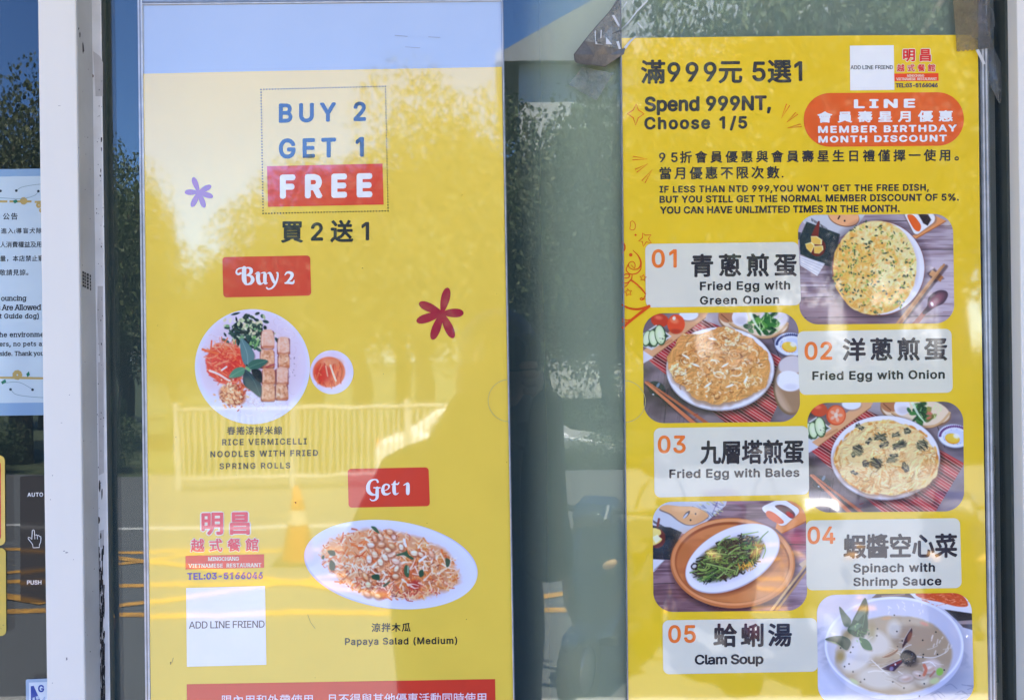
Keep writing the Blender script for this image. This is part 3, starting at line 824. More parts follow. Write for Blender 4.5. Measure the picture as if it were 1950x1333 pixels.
def paint_spinach():
    c = Canvas(1235, 945, 320, 230, 1855, (130, 104, 110), seed=33); g = c.rng
    c.wood((150, 122, 130), (92, 66, 74), [], 0, .95, 30)
    m = c.mask_ell(300, 1200, 700, 260, soft=240); c.full(m * .5, (112, 74, 76))
    m = c.mask_ell(1800, 900, 300, 260, soft=200); c.full(m * .55, (196, 186, 204))
    c.ell(1610, 480, 150, 100, (190, 60, 88), 0, 120, .75)
    for i in range(80):
        x, y = g.uniform(0, 1800), g.choice([g.uniform(50, 250), g.uniform(880, 1300), g.uniform(400, 700)])
        c.line(((x, y), (x + g.uniform(40, 200), y + g.uniform(-8, 4))), g.uniform(2, 7), g.choice([(80, 56, 62), (206, 194, 200), (110, 76, 80)]), 4, g.uniform(.2, .6))
    for p in (((60, 965), (290, 955)), ((1500, 525), (1750, 535))): c.line(p, 8, (34, 24, 28), 5, .9)
    c.poly([(0, 60), (870, 40), (850, 100), (650, 270), (420, 420), (0, 300)], (196, 200, 208), 6)
    for i in range(40):
        x = g.uniform(480, 800); y = g.uniform(50, 230) ; y = min(y, 260 - (x - 560) * .5)
        c.line(((x, y), (x + g.uniform(20, 60), y + g.uniform(10, 40))), g.uniform(6, 16), g.choice([(216, 206, 120), (120, 130, 160), (150, 160, 180), (90, 100, 120), (196, 204, 140)]), 6, .7)
    c.line(((760, 60), (700, 200)), 10, (70, 76, 130), 6, .5)
    for i in range(20): c.line(((50 + i * 8, 262 + i * 4.6), (56 + i * 8, 290 + i * 4.6)), 5, (50, 46, 50), 3)
    c.poly([(0, 320), (240, 340), (368, 395), (330, 470), (250, 700), (0, 690)], (44, 50, 54), 8)
    for i in range(12): x, y = g.uniform(150, 330), g.uniform(430, 660); c.line(((x, y), (x + 10, y + 30)), 6, (80, 84, 84), 5, .5)
    c.poly([(0, 690), (180, 700), (60, 830), (0, 850)], (212, 214, 220), 6); c.line(((60, 815), (175, 705)), 6, (120, 120, 126), 4)
    c.ell(90, 460, 96, 110, (112, 46, 36), 0, 8); c.line(((115, 250), (100, 330)), 26, (120, 48, 44), 5)
    c.poly([(30, 360), (120, 365), (138, 410), (110, 440), (150, 470), (110, 515), (30, 530)], (238, 212, 120), 8, smooth=True); c.poly([(40, 450), (100, 420), (140, 470), (80, 520)], (250, 242, 214), 12, .8)
    c.poly([(120, 150), (180, 100), (330, 110), (520, 120), (660, 195), (640, 250), (520, 312), (420, 318), (330, 275), (230, 200)], (90, 60, 46), 14, .7, True)
    c.poly([(120, 135), (190, 95), (340, 108), (520, 120), (655, 195), (635, 245), (520, 305), (425, 310), (335, 265), (240, 190)], (222, 170, 116), 6, smooth=True)
    c.ell(420, 200, 52, 18, (60, 46, 46), -48, 5); c.ell(410, 212, 42, 12, (200, 202, 210), -48, 5); c.ell(520, 192, 9, 9, (40, 32, 34)); c.ell(464, 261, 10, 10, (40, 32, 34))
    c.poly([(1490, 40), (1640, 50), (1770, 250), (1470, 410), (1400, 350)], (232, 150, 84), 6); c.line(((1475, 405), (1770, 262)), 12, (196, 106, 40), 5)
    c.poly(rquad([(1235, 110), (1480, 10), (1690, 150), (1490, 345)], 60), (110, 80, 80), 26, .6)
    c.poly(rquad([(1225, 125), (1470, 15), (1690, 155), (1480, 345)], 62), (238, 238, 244), 5)
    c.poly([(1295, 180), (1330, 158), (1400, 190), (1490, 270), (1478, 300), (1420, 296), (1320, 236)], (226, 112, 70), 7, smooth=True)
    c.poly([(1395, 110), (1470, 92), (1560, 130), (1620, 200), (1580, 245), (1500, 190)], (104, 66, 66), 7, smooth=True); c.ell(1560, 200, 50, 24, (190, 50, 40), 35, 12)
    c.line(((1360, 130), (1560, 250)), 18, (226, 226, 232))
    # wooden tray
    c.ell(945, 770, 700, 510, (50, 30, 34), 0, 60, .7)
    c.ell(930, 735, 688, 498, (196, 122, 70), 2, 6); c.ell(928, 724, 672, 478, (226, 158, 104), 2, 8); c.ell(925, 728, 634, 448, (150, 82, 44), 2, 6); c.ell(928, 742, 618, 432, (206, 134, 78), 2, 14)
    H, W = c.H, c.W; n = fbm(H, W, 4, 20, 3, 77); tm = c.mask_ell(928, 742, 618, 432, 2)
    c.full(tm * np.clip((n - .5) * 2, 0, .5), (170, 100, 56)); c.ell(1330, 1000, 260, 130, (226, 164, 112), -20, 120, .7); c.ell(420, 700, 150, 260, (176, 100, 54), 0, 140, .5)
    # plate and vegetables
    c.ell(940, 710, 560, 330, (110, 54, 36), -26, 60, .7)
    c.ell(928, 685, 562, 324, (190, 186, 198), -27, 6); c.ell(926, 678, 554, 316, (226, 228, 238), -27, 8); c.ell(900, 690, 440, 236, (200, 202, 214), -27, 50, .7)
    ca, sa = math.cos(math.radians(-25)), math.sin(math.radians(-25))
    c.ell(880, 690, 410, 196, (58, 66, 44), -25, 40, .95)
    pts = lambda u, v: (885 + u * ca - v * sa, 690 + u * sa + v * ca)
    for i in range(330):
        t, r = g.uniform(0, 6.28), math.sqrt(g.random()); u, v = r * 400 * math.cos(t), r * 205 * math.sin(t)
        x, y = pts(u, v); a = math.radians(g.gauss(-18, 34)); L = g.uniform(40, 170) * (1 - .4 * r)
        f = i / 330
        col = jit(g.choice([(38, 50, 34), (50, 64, 40), (66, 84, 46), (30, 40, 32)] if f < .5 else [(84, 118, 56), (104, 142, 66), (128, 162, 78), (60, 86, 46), (44, 56, 40), (146, 172, 90)]), g, 8)
        b = g.uniform(-30, 30)
        c.line(((x - L / 2 * math.cos(a), y - L / 2 * math.sin(a)), (x - b * math.sin(a), y + b * math.cos(a)), (x + L / 2 * math.cos(a), y + L / 2 * math.sin(a))), g.uniform(8, 22), col, 5, .95, g.uniform(6, 16))
    for s in (((770, 530), (830, 470), (900, 435)), ((1040, 420), (1130, 405), (1210, 390)), ((1200, 520), (1260, 440), (1320, 385)), ((620, 905), (720, 850), (800, 800)), ((640, 740), (760, 770), (960, 820)), ((640, 625), (760, 630), (860, 640)), ((610, 700), (700, 680), (800, 660)), ((880, 640), (960, 580), (1010, 560)), ((1180, 500), (1195, 600), (1190, 700)), ((460, 840), (500, 830), (540, 815)), ((970, 860), (990, 800), (1010, 750)), ((760, 900), (800, 870), (840, 830)), ((1280, 540), (1290, 600), (1260, 680))):
        c.line(s, 17, g.choice([(110, 148, 70), (96, 134, 60), (140, 170, 90)]), 5, 1, 11); c.line([(p[0], p[1] - 4) for p in s], 4, (190, 210, 140), 4, .6)
    for i in range(26): x, y = 1100 + g.gauss(0, 44), 780 + g.gauss(0, 24); c.line(((x, y), (x + g.uniform(-30, 30), y - g.uniform(10, 50))), 10, g.choice([(232, 176, 66), (246, 206, 110), (214, 146, 50)]), 5, .9)
    for i in range(20): x, y = g.uniform(1050, 1200), g.uniform(440, 540); c.ell(x, y, 14, 8, g.choice([(150, 100, 60), (200, 180, 120), (110, 74, 50)]), g.uniform(0, 180), 5, .8)
    c.ell(505, 770, 40, 34, (20, 24, 22), -30, 6); c.ell(505, 770, 26, 20, (190, 196, 196), -30, 8)
    for i in range(26): c.ell(g.uniform(600, 1200), g.uniform(450, 900), 5, 3, (240, 246, 230), g.uniform(0, 90), 4, .8)
    c.poly([(1660, 745), (1740, 690), (1760, 770), (1700, 790)], (216, 190, 160), 8)
    c.line(((1740, 790), (1380, 1280)), 50, (60, 44, 48), 20, .5)
    c.line(((1730, 770), (1340, 1275)), 22, (214, 178, 130), 4, 1, 28); c.line(((1760, 800), (1400, 1275)), 18, (190, 150, 104), 4, 1, 26)
    return c

def paint_soup():
    c = Canvas(1545, 1120, 320, 225, 1950, (200, 200, 216), seed=41); g = c.rng
    H, W = c.H, c.W
    n = fbm(H, W, 4, 4, 5, 91); n = 1 - np.abs(warp(n, 40 * (fbm(H, W, 5, 4, 3, 92) - .5), 40 * (fbm(H, W, 5, 4, 3, 93) - .5)) - .5) * 14
    c.full(np.clip(n, 0, 1) * .5, (140, 150, 176)); c.ell(300, 1200, 420, 300, (206, 210, 232), 0, 200, .9); c.ell(200, 120, 460, 240, (222, 212, 218), 0, 180, .9)
    c.ell(1850, 1150, 360, 260, (150, 160, 184), 0, 240, .6)
    for i in range(10): x, y = g.uniform(1350, 1900), g.uniform(1080, 1290); c.line(((x, y), (x + 60, y + g.uniform(-30, 30)), (x + 130, y + g.uniform(-40, 40))), 7, (104, 112, 138), 8, .6)
    c.poly([(700, 110), (760, 60), (1130, 50), (1210, 118)], (96, 74, 70), 8); c.line(((820, 90), (1080, 70)), 16, (180, 150, 130), 8, .8)
    c.poly([(1130, 40), (1880, 30), (1880, 300), (1560, 250), (1200, 110)], (222, 222, 236), 8); c.poly([(1240, 50), (1680, 40), (1820, 190), (1700, 210), (1500, 160), (1270, 110)], (206, 86, 40), 12, smooth=True)
    for i in range(60): x, y = g.uniform(1270, 1790), g.uniform(50, 200); c.line(((x, y), (x + g.uniform(-60, 60), y + g.uniform(-20, 20))), 9, g.choice([(232, 110, 60), (180, 56, 24), (240, 170, 140), (226, 130, 90)]), 6, .75)
    c.poly([(1545, 242), (1880, 292), (1880, 372), (1700, 380)], (44, 42, 44), 8); c.poly([(1690, 380), (1880, 365), (1880, 420), (1740, 425)], (160, 140, 140), 10); c.poly([(1730, 415), (1880, 415), (1880, 485), (1760, 450)], (70, 52, 54), 8)
    c.ell(1010, 760, 820, 610, (96, 104, 136), 0, 160, .4)
    c.ell(968, 700, 800, 596, (186, 192, 220), 0, 8); c.ell(960, 660, 806, 566, (224, 228, 246), 0, 8); c.ell(960, 664, 778, 540, (188, 190, 210), 0, 14)
    c.ell(960, 420, 620, 260, (196, 198, 218), 0, 120, .7); c.ell(420, 560, 200, 300, (214, 208, 214), 0, 120, .5)
    m = c.mask_ell(965, 770, 674, 456, 0, 26, 95, 26)
    n = fbm(H, W, 4, 3, 4, 97); base = np.array((176, 156, 130.))[None, None] * (1 - n[..., None] * .1) + np.zeros((H, W, 1))
    c.full(m, base); c.full(m * np.clip((n - .5) * 2.5, 0, .5), (206, 196, 184))
    for (x, y, rx, ry, r, col, a) in ((700, 620, 230, 150, 20, (206, 200, 194), .9), (960, 470, 80, 100, 0, (212, 206, 196), .9), (520, 820, 210, 130, -30, (208, 204, 202), .95), (760, 1040, 230, 120, 10, (204, 198, 190), .9), (480, 720, 60, 170, 25, (206, 204, 212), .9), (1060, 1060, 150, 110, 0, (202, 190, 176), .8), (1400, 900, 90, 80, 10, (226, 212, 212), .9), (1310, 1070, 70, 50, 0, (226, 222, 206), .8), (1250, 560, 220, 120, 0, (176, 150, 122), .6), (340, 790, 50, 60, 0, (150, 128, 70), .8), (430, 530, 70, 50, 0, (150, 134, 92), .7), (700, 500, 46, 90, 0, (150, 132, 80), .7)):
        c.ell(x, y, rx, ry, col, r, 60, a)
    for i in range(40):
        x, y = g.gauss(940, 270), g.gauss(850, 190); a = g.uniform(-.6, .6); L = g.uniform(60, 190)
        c.line(((x, y), (x + L * .5, y + L * a * .3), (x + L, y + L * a)), g.uniform(4, 13), g.choice([(224, 220, 214), (232, 228, 224), (160, 140, 118), (196, 186, 176)]), 8, .45)
    for s in (((1230, 790), (1420, 800), (1560, 740), (1600, 690)), ((1030, 770), (1080, 690), (1160, 650)), ((660, 970), (760, 955), (920, 980)), ((700, 830), (830, 950), (900, 1000)), ((1010, 960), (1070, 1000))):
        c.line(s, 12, (226, 222, 218), 6, .9, 7)
    # clams
    c.poly([(820, 795), (900, 750), (1000, 700), (990, 740), (900, 795)], (132, 86, 58), 6, smooth=True); c.line(((830, 790), (930, 745), (1000, 700)), 7, (220, 196, 170), 5)
    c.poly([(1060, 640), (1090, 560), (1155, 460), (1172, 500), (1150, 580), (1100, 640), (1060, 690)], (72, 44, 44), 6, smooth=True); c.ell(1140, 560, 24, 60, (150, 90, 56), 20, 14, .8); c.line(((1060, 640), (1095, 555), (1155, 460)), 7, (214, 200, 190), 4)
    c.poly([(810, 925), (1075, 805), (1060, 860), (960, 960), (850, 945)], (70, 46, 66), 6); c.poly([(900, 900), (1070, 815), (1050, 850), (960, 900)], (130, 40, 46), 8, .9); c.line(((812, 922), (1078, 802)), 7, (216, 206, 204), 4); c.ell(930, 930, 22, 26, (150, 140, 180), 30, 8, .8); c.ell(975, 880, 10, 12, (250, 240, 250), 0, 6)
    c.poly([(1030, 790), (1090, 715), (1170, 730), (1220, 790), (1190, 870), (1100, 880)], (48, 42, 44), 12, smooth=True)
    c.ell(1160, 850, 80, 60, (76, 66, 60), 0, 40, .7)
    for (x, y, rx, ry, r) in ((1380, 930, 96, 62, -20), (1250, 1000, 90, 54, 15), (1100, 1040, 96, 56, -10)):
        c.ell(x, y + 10, rx, ry, (150, 128, 112), r, 22, .55); c.ell(x, y, rx * .92, ry * .86, (214, 200, 190), r, 14, .7); c.ell(x + 8, y + 6, rx * .55, ry * .45, (196, 160, 140), r, 26, .7); c.ell(x - 14, y - 12, rx * .4, ry * .25, (236, 228, 222), r, 16, .7)
    for i in range(30): c.ell(g.gauss(1130, 50), g.gauss(800, 45), 8, 5, g.choice([(100, 96, 96), (24, 20, 24), (150, 146, 150)]), 0, 5, .7)
    c.line(((1310, 890), (1330, 940), (1310, 1000)), 36, (196, 112, 84), 10, .9); c.line(((1290, 860), (1380, 850), (1440, 900)), 10, (240, 232, 232), 6); c.line(((1380, 1020), (1430, 960)), 22, (170, 110, 96), 8, .8)
    c.ell(1490, 965, 40, 46, (140, 186, 80), 20, 14); c.ell(1430, 1070, 56, 34, (190, 204, 150), -20, 20, .9); c.ell(500, 1080, 60, 24, (190, 204, 150), 30, 20, .8); c.ell(1310, 410, 50, 18, (206, 130, 110), 20, 14, .8); c.ell(870, 345, 60, 20, (200, 150, 100), -10, 16, .7)
    # basil sprig
    for (P, col) in (([(160, 592), (260, 552), (380, 556), (455, 610), (440, 680), (400, 715), (300, 640)], (44, 72, 58)), ([(325, 210), (400, 290), (460, 370), (440, 440), (380, 430), (345, 330)], (96, 112, 92)),
                     ([(620, 110), (655, 200), (650, 310), (560, 370), (470, 400), (540, 250)], (60, 88, 68)), ([(640, 300), (655, 460), (620, 540), (520, 560), (420, 490), (470, 400), (560, 340)], (50, 84, 60)),
                     ([(560, 580), (640, 590), (690, 650), (700, 715), (600, 690)], (60, 110, 72))):
        c.poly([(p[0] + 8, p[1] + 14) for p in P], (120, 110, 90), 20, .5, True); c.poly(P, col, 5, smooth=True)
    c.poly([(500, 360), (560, 250), (640, 200), (640, 260), (580, 330), (540, 380)], (120, 140, 118), 10, .8); c.poly([(420, 470), (540, 400), (600, 420), (520, 490)], (110, 140, 110), 10, .7)
    c.poly([(170, 595), (280, 625), (390, 712), (300, 650)], (150, 166, 120), 8, .9); c.line(((560, 590), (600, 420), (640, 180)), 6, (130, 160, 120), 4, .8)
    for i in range(24): c.ell(g.gauss(560, 50), g.gauss(520, 40), 16, 8, g.choice([(40, 66, 46), (96, 140, 80), (160, 190, 130)]), g.uniform(0, 180), 6, .8)
    for p in ((963, 310), (1142, 372), (768, 467), (993, 498), (1293, 600), (483, 680), (456, 740), (1300, 765), (1295, 798), (1464, 765), (438, 875), (386, 905), (484, 965), (945, 1083), (616, 1054), (571, 1084), (1542, 945), (1310, 1104), (1075, 1155), (1254, 1247), (1446, 505), (1055, 607), (760, 548), (1258, 1010), (340, 690)):
        c.ell(p[0], p[1], 9, 9, (30, 28, 34), 0, 5)
    for i in range(14): x, y = g.uniform(880, 1300), g.uniform(120, 290); c.line(((x, y), (x + g.uniform(-20, 40), y + g.uniform(8, 34))), 12, (232, 228, 236), 6, .7)
    for i in range(10): x, y = g.uniform(1400, 1640), g.uniform(520, 740); c.line(((x, y), (x - 14, y + g.uniform(20, 60))), 14, (222, 214, 206), 8, .7)
    return c

def paint_vermicelli():
    c = Canvas(360, 580, 330, 240, 1913, (220, 214, 234), seed=51); g = c.rng
    c.ell(700, 685, 650, 650, (216, 218, 244), 0, 6); c.ell(705, 665, 600, 600, (218, 206, 224), 0, 60); c.ell(690, 690, 520, 520, (214, 196, 212), 0, 90, .7); c.ell(560, 1160, 600, 190, (216, 220, 250), 0, 160, .8)
    for i in range(120):
        x, y = g.gauss(1000, 90), g.gauss(640, 220); R = g.uniform(20, 60); a = g.uniform(0, 6)
        c.line([(x + R * math.cos(a + k * .5), y + R * math.sin(a + k * .5)) for k in range(5)], 5, g.choice([(236, 224, 230), (206, 184, 196), (226, 210, 216)]), 5, .7)
    for i in range(90):
        x, y = g.gauss(760, 90), g.gauss(1050, 50); R = g.uniform(14, 60); a = g.uniform(0, 6)
        c.line([(x + R * math.cos(a + k * .5), y + R * .8 * math.sin(a + k * .5)) for k in range(6)], 5, g.choice([(240, 232, 236), (196, 176, 184), (226, 212, 216), (216, 196, 200)]), 5, .8)
    for i in range(40):
        x, y = g.gauss(400, 80), g.gauss(400, 40); c.line(((x, y), (x + g.uniform(-70, 70), y + g.uniform(-30, 30))), 6, g.choice([(240, 228, 232), (206, 180, 186)]), 5, .7)
    # greens
    for i in range(240):
        x, y = g.gauss(650, 110), g.gauss(310, 84)
        if (x - 650) * .35 + 300 < y - 190: continue
        k = g.random()
        if k < .6: c.ell(x, y, g.uniform(22, 52), g.uniform(10, 22), g.choice([(28, 50, 54), (40, 66, 62), (22, 38, 46), (52, 84, 74)]), g.uniform(-80, 80), 6, .95)
        else: c.ell(x, y, g.uniform(14, 36), g.uniform(9, 19), g.choice([(226, 222, 196), (196, 206, 160), (170, 186, 140), (120, 160, 110), (216, 208, 170)]), g.uniform(-90, 90), 6, .95)
    for i in range(34): x, y = g.gauss(715, 40), g.gauss(420, 26); c.ell(x, y, g.uniform(12, 28), g.uniform(8, 16), g.choice([(120, 170, 96), (150, 190, 120), (50, 90, 70), (90, 130, 90)]), g.uniform(0, 180), 6, .9)
    # carrots
    m = c.mask_ell(410, 640, 205, 225, 10, 60, 57, 20); c.full(m, (222, 76, 58)); m = c.mask_ell(400, 690, 140, 120, 0, 40, 58, 60); c.full(m * .8, (214, 48, 46))
    for i in range(230):
        t, r = g.uniform(0, 6.28), math.sqrt(g.random()); x, y = 405 + r * 190 * math.cos(t), 640 + r * 225 * math.sin(t); a = g.gauss(.4, .8); L = g.uniform(40, 160)
        col = g.choice([(226, 96, 62), (236, 130, 84), (214, 58, 50), (200, 44, 40), (240, 150, 110), (224, 70, 56)])
        if y < 480: col = g.choice([(236, 140, 100), (240, 170, 140), (230, 110, 70), (244, 210, 196)])
        b = g.uniform(-24, 24)
        c.line(((x - L / 2 * math.cos(a), y - L / 2 * math.sin(a)), (x - b * math.sin(a), y + b * math.cos(a)), (x + L / 2 * math.cos(a), y + L / 2 * math.sin(a))), g.uniform(6, 16), col, 6, .8)
    c.line(((150, 495), (230, 520), (320, 540)), 26, (232, 112, 66), 6); c.line(((250, 400), (240, 500)), 16, (230, 104, 60), 6); c.line(((230, 730), (330, 770), (440, 835), (490, 825)), 26, (244, 226, 222), 6, .9, 14); c.line(((360, 725), (415, 685)), 16, (250, 236, 232), 5)
    # peanuts
    c.ell(480, 1000, 150, 110, (196, 116, 76), 20, 30, .9)
    for i in range(210):
        x, y = g.gauss(480, 76), g.gauss(1000, 62); c.ell(x, y, g.uniform(9, 24), g.uniform(6, 13), g.choice([(240, 196, 150), (226, 150, 96), (180, 90, 56), (246, 216, 180), (160, 70, 44), (232, 170, 120)]), g.uniform(0, 180), 5, .92)
    for i in range(24): c.ell(g.gauss(590, 30), g.gauss(910, 30), 22, 10, g.choice([(200, 70, 44), (222, 120, 70), (180, 60, 40)]), g.uniform(0, 180), 6, .9)
    # spring rolls
    for (x0, y0, x1, y1, k) in ((800, 285, 935, 480, 0), (980, 365, 1110, 545, 0), (790, 505, 940, 695, 1), (985, 550, 1105, 695, 1), (810, 715, 950, 875, 1), (965, 700, 1095, 880, 0), (800, 885, 945, 1060, 1), (955, 885, 1090, 1045, 1)):
        c.poly(rquad([(x0 - 8, y0 + 6), (x1 + 4, y0 + 6), (x1 + 4, y1 + 14), (x0 - 8, y1 + 14)], 20), (120, 50, 52), 12, .85)
        J = lambda: g.uniform(-13, 13)
        xm, ym = (x0 + x1) / 2, (y0 + y1) / 2
        c.poly([(x0 + 16 + J(), y0 + J() * .6), (xm + J(), y0 - 6 + J() * .5), (x1 - 14 + J(), y0 + 4 + J() * .6), (x1 + J() * .6, ym + J()), (x1 - 10 + J(), y1 + J() * .6), (xm + J(), y1 + 4 + J() * .5), (x0 + 12 + J(), y1 + J() * .6), (x0 + J() * .6, ym + J())], (218, 158, 120) if k else (226, 178, 154), 10, 1.0, True)
        for i in range(70):
            x, y = g.uniform(x0 + 14, x1 - 14), g.uniform(y0 + 12, y1 - 12); c.ell(x, y, g.uniform(6, 22), g.uniform(4, 12), g.choice([(240, 200, 168), (200, 124, 78), (170, 92, 54), (236, 188, 150), (244, 214, 190)] if k else [(240, 206, 186), (220, 160, 130), (234, 190, 166)]), g.uniform(0, 180), 14, .5)
        c.line(((x0 + 6, y1 - 12), ((x0 + x1) / 2, y1 - 6 + g.uniform(-8, 8)), (x1 - 6, y1 - 14)), 22, (176, 84, 46), 16, .6)
        c.line(((x0 + 12, y0 + 14), (x0 + 10, y1 - 20)), 12, (246, 220, 200), 10, .5)
    c.line(((850, 690), (940, 660)), 14, (150, 40, 70), 8, .8); c.line(((955, 720), (955, 1000)), 12, (120, 44, 46), 8, .7)
    # basil
    for (P, col) in (([(575, 370), (650, 430), (700, 500), (725, 570), (690, 640), (640, 680), (590, 620), (565, 480)], (96, 130, 132)), ([(640, 690), (680, 630), (760, 600), (870, 620), (800, 690), (720, 720)], (62, 106, 92)),
                     ([(615, 720), (700, 770), (780, 850), (800, 930), (785, 1020), (700, 960), (600, 870)], (48, 72, 78)), ([(440, 805), (490, 720), (560, 690), (615, 705), (600, 770), (540, 800)], (90, 140, 112)), ([(690, 720), (790, 730), (800, 860), (720, 800)], (26, 34, 44))):
        c.poly([(p[0] + 6, p[1] + 10) for p in P], (80, 40, 50), 18, .5, True); c.poly(P, col, 5, smooth=True)
    c.line(((580, 380), (640, 540), (650, 680)), 6, (150, 180, 176), 5, .7); c.line(((860, 620), (740, 660), (650, 700)), 5, (130, 170, 140), 4, .7); c.line(((620, 720), (720, 850), (785, 1010)), 5, (90, 120, 118), 4, .7); c.line(((450, 800), (540, 745), (615, 708)), 5, (150, 190, 160), 4, .7)
    c.ell(650, 712, 40, 16, (130, 180, 120), 40, 6); c.ell(640, 670, 7, 10, (20, 26, 26))
    for i in range(10): c.ell(g.uniform(1100, 1170), g.uniform(560, 830), 6, 6, (130, 110, 130), 0, 5, .7)
    # dipping sauce
    c.ell(1575, 745, 260, 260, (218, 214, 236), 0, 5); c.ell(1560, 730, 214, 214, (222, 204, 220), 0, 40, .8)
    c.ell(1545, 745, 178, 168, (226, 110, 70), 0, 16); c.ell(1480, 760, 90, 100, (214, 56, 44), 0, 50, .9); c.ell(1570, 640, 110, 44, (226, 150, 110), 0, 40, .8)
    for i in range(40):
        t = g.uniform(0, 6.28); r = g.uniform(.5, .95); x, y = 1545 + 165 * r * math.cos(t), 745 + 155 * r * math.sin(t)
        c.line(((x, y), (x + g.uniform(-30, 30), y + g.uniform(20, 80))), g.uniform(6, 16), g.choice([(206, 70, 40), (232, 130, 70), (196, 56, 40), (240, 160, 110)]), 7, .7)
    c.line(((1510, 680), (1530, 790)), 15, (240, 170, 140), 5); c.line(((1560, 670), (1590, 760), (1620, 840)), 20, (248, 214, 190), 5); c.line(((1660, 640), (1690, 730), (1680, 800)), 14, (196, 80, 40), 6, .8)
    return c

def paint_papaya():
    c = Canvas(570, 980, 350, 195, 1950, (214, 220, 244), seed=61); g = c.rng
    c.ell(975, 530, 945, 480, (190, 192, 220), 9, 8); c.ell(972, 522, 925, 462, (218, 222, 246), 9, 10); c.ell(960, 540, 800, 400, (212, 212, 232), 9, 80, .8)
    m = c.mask_ell(960, 530, 725, 345, 10, 60, 67, 40); c.full(m, (216, 160, 120)); m2 = c.mask_ell(1080, 600, 430, 230, 10, 60, 68, 120); c.full(m2 * .6, (178, 96, 62)); m2 = c.mask_ell(560, 420, 300, 190, 10, 60, 69, 120); c.full(m2 * .5, (240, 176, 130))
    ca, sa = math.cos(.17), math.sin(.17)
    for i in range(760):
        t, r = g.uniform(0, 6.28), math.sqrt(g.random()); u, v = r * 735 * math.cos(t), r * 350 * math.sin(t)
        x, y = 960 + u * ca - v * sa, 530 + u * sa + v * ca
        a = g.uniform(-1.2, 1.2) + (0.3 if u > 0 else -.2); L = g.uniform(40, 170) * (1 - .35 * r); b = g.uniform(-30, 30)
        pal = [(236, 150, 92), (226, 120, 62), (246, 214, 180), (240, 190, 150), (250, 232, 214), (206, 90, 50), (232, 170, 124)]
        if u > 150: pal += [(232, 176, 110), (216, 140, 70), (206, 120, 50), (236, 200, 150)]
        if v > 150: pal += [(180, 60, 50), (150, 60, 40), (206, 80, 60)]
        c.line(((x - L / 2 * math.cos(a), y - L / 2 * math.sin(a)), (x - b * math.sin(a), y + b * math.cos(a)), (x + L / 2 * math.cos(a), y + L / 2 * math.sin(a))), g.uniform(8, 26), g.choice(pal), 7, g.uniform(.6, .95), g.uniform(5, 16))
    for i in range(90):
        t, r = g.uniform(0, 6.28), math.sqrt(g.random()); x, y = 1000 + 560 * r * math.cos(t), 560 + 260 * r * math.sin(t); a = g.uniform(0, 3.1); L = g.uniform(20, 70)
        c.line(((x, y), (x + L * math.cos(a), y + L * math.sin(a))), g.uniform(5, 12), g.choice([(120, 50, 36), (150, 70, 40), (96, 44, 40), (176, 84, 50)]), 7, .6)
    c.poly([(1080, 540), (1250, 500), (1260, 640), (1100, 680)], (190, 80, 46), 40, .6)
    c.ell(880, 830, 60, 60, (180, 50, 46), 0, 40, .8); c.ell(1230, 740, 60, 50, (170, 40, 40), 0, 40, .8)
    # pale shreds
    for i in range(70):
        t, r = g.uniform(0, 6.28), math.sqrt(g.random()); x, y = 1000 + 640 * r * math.cos(t), 540 + 290 * r * math.sin(t); a = g.uniform(-1.4, 1.4); L = g.uniform(50, 150)
        c.line(((x - L / 2 * math.cos(a), y - L / 2 * math.sin(a)), (x, y + g.uniform(-16, 16)), (x + L / 2 * math.cos(a), y + L / 2 * math.sin(a))), g.uniform(10, 24), g.choice([(246, 236, 224), (240, 224, 206), (250, 244, 238)]), 7, .8, 6)
    # peanuts
    for (x, y, r) in ((800, 420, 60), (860, 500, 70), (910, 450, 50), (980, 420, -20), (760, 320, 5), (870, 315, -5), (800, 250, 70), (860, 230, 60), (940, 370, 20), (1020, 490, 20), (1030, 570, -60), (1020, 650, 0), (700, 650, 60), (730, 740, 70), (720, 840, 30), (830, 860, 20), (740, 470, 80), (1220, 405, 10), (1400, 410, 60), (1080, 340, 70), (1290, 420, 40), (980, 330, 30), (1000, 230, 60), (960, 180, 20)):
        c.ell(x + 6, y + 10, 52, 36, (150, 80, 54), r, 20, .6)
        c.ell(x, y, g.uniform(30, 44), g.uniform(20, 29), jit(g.choice([(240, 214, 186), (234, 190, 150), (228, 172, 132), (246, 230, 214)]), g, 10), r, 12); c.ell(x - 6, y - 8, 22, 10, (250, 238, 224), r, 14, .6); c.line(((x - 30, y + 6), (x + 26, y + 10)), 8, (214, 150, 110), 10, .5)
    # herbs
    for P in ([(1030, 420), (1120, 390), (1140, 370), (1160, 420), (1215, 460), (1190, 475), (1110, 430), (1040, 435)], [(1110, 580), (1130, 530), (1165, 560), (1160, 660), (1120, 640)], [(1270, 600), (1310, 580), (1320, 640), (1280, 660)], [(300, 380), (370, 380), (380, 430), (330, 430)], [(330, 480), (380, 520), (370, 590), (320, 570)], [(240, 440), (265, 430), (260, 470), (240, 465)], [(770, 640), (840, 630), (850, 690), (780, 680)], [(760, 125), (810, 130), (850, 195), (810, 180)], [(1550, 460), (1600, 480), (1590, 540), (1560, 550)], [(890, 745), (960, 700), (950, 730), (900, 765)]):
        c.poly(P, g.choice([(44, 80, 60), (58, 96, 70), (70, 90, 66)]), 7, .95, True)
    c.poly([(1145, 540), (1165, 540), (1160, 620), (1145, 615)], (150, 180, 160), 6, .8); c.line(((1275, 490), (1340, 440)), 24, (244, 240, 236), 6); c.line(((1110, 260), (1130, 330)), 24, (240, 236, 240), 6)
    return c
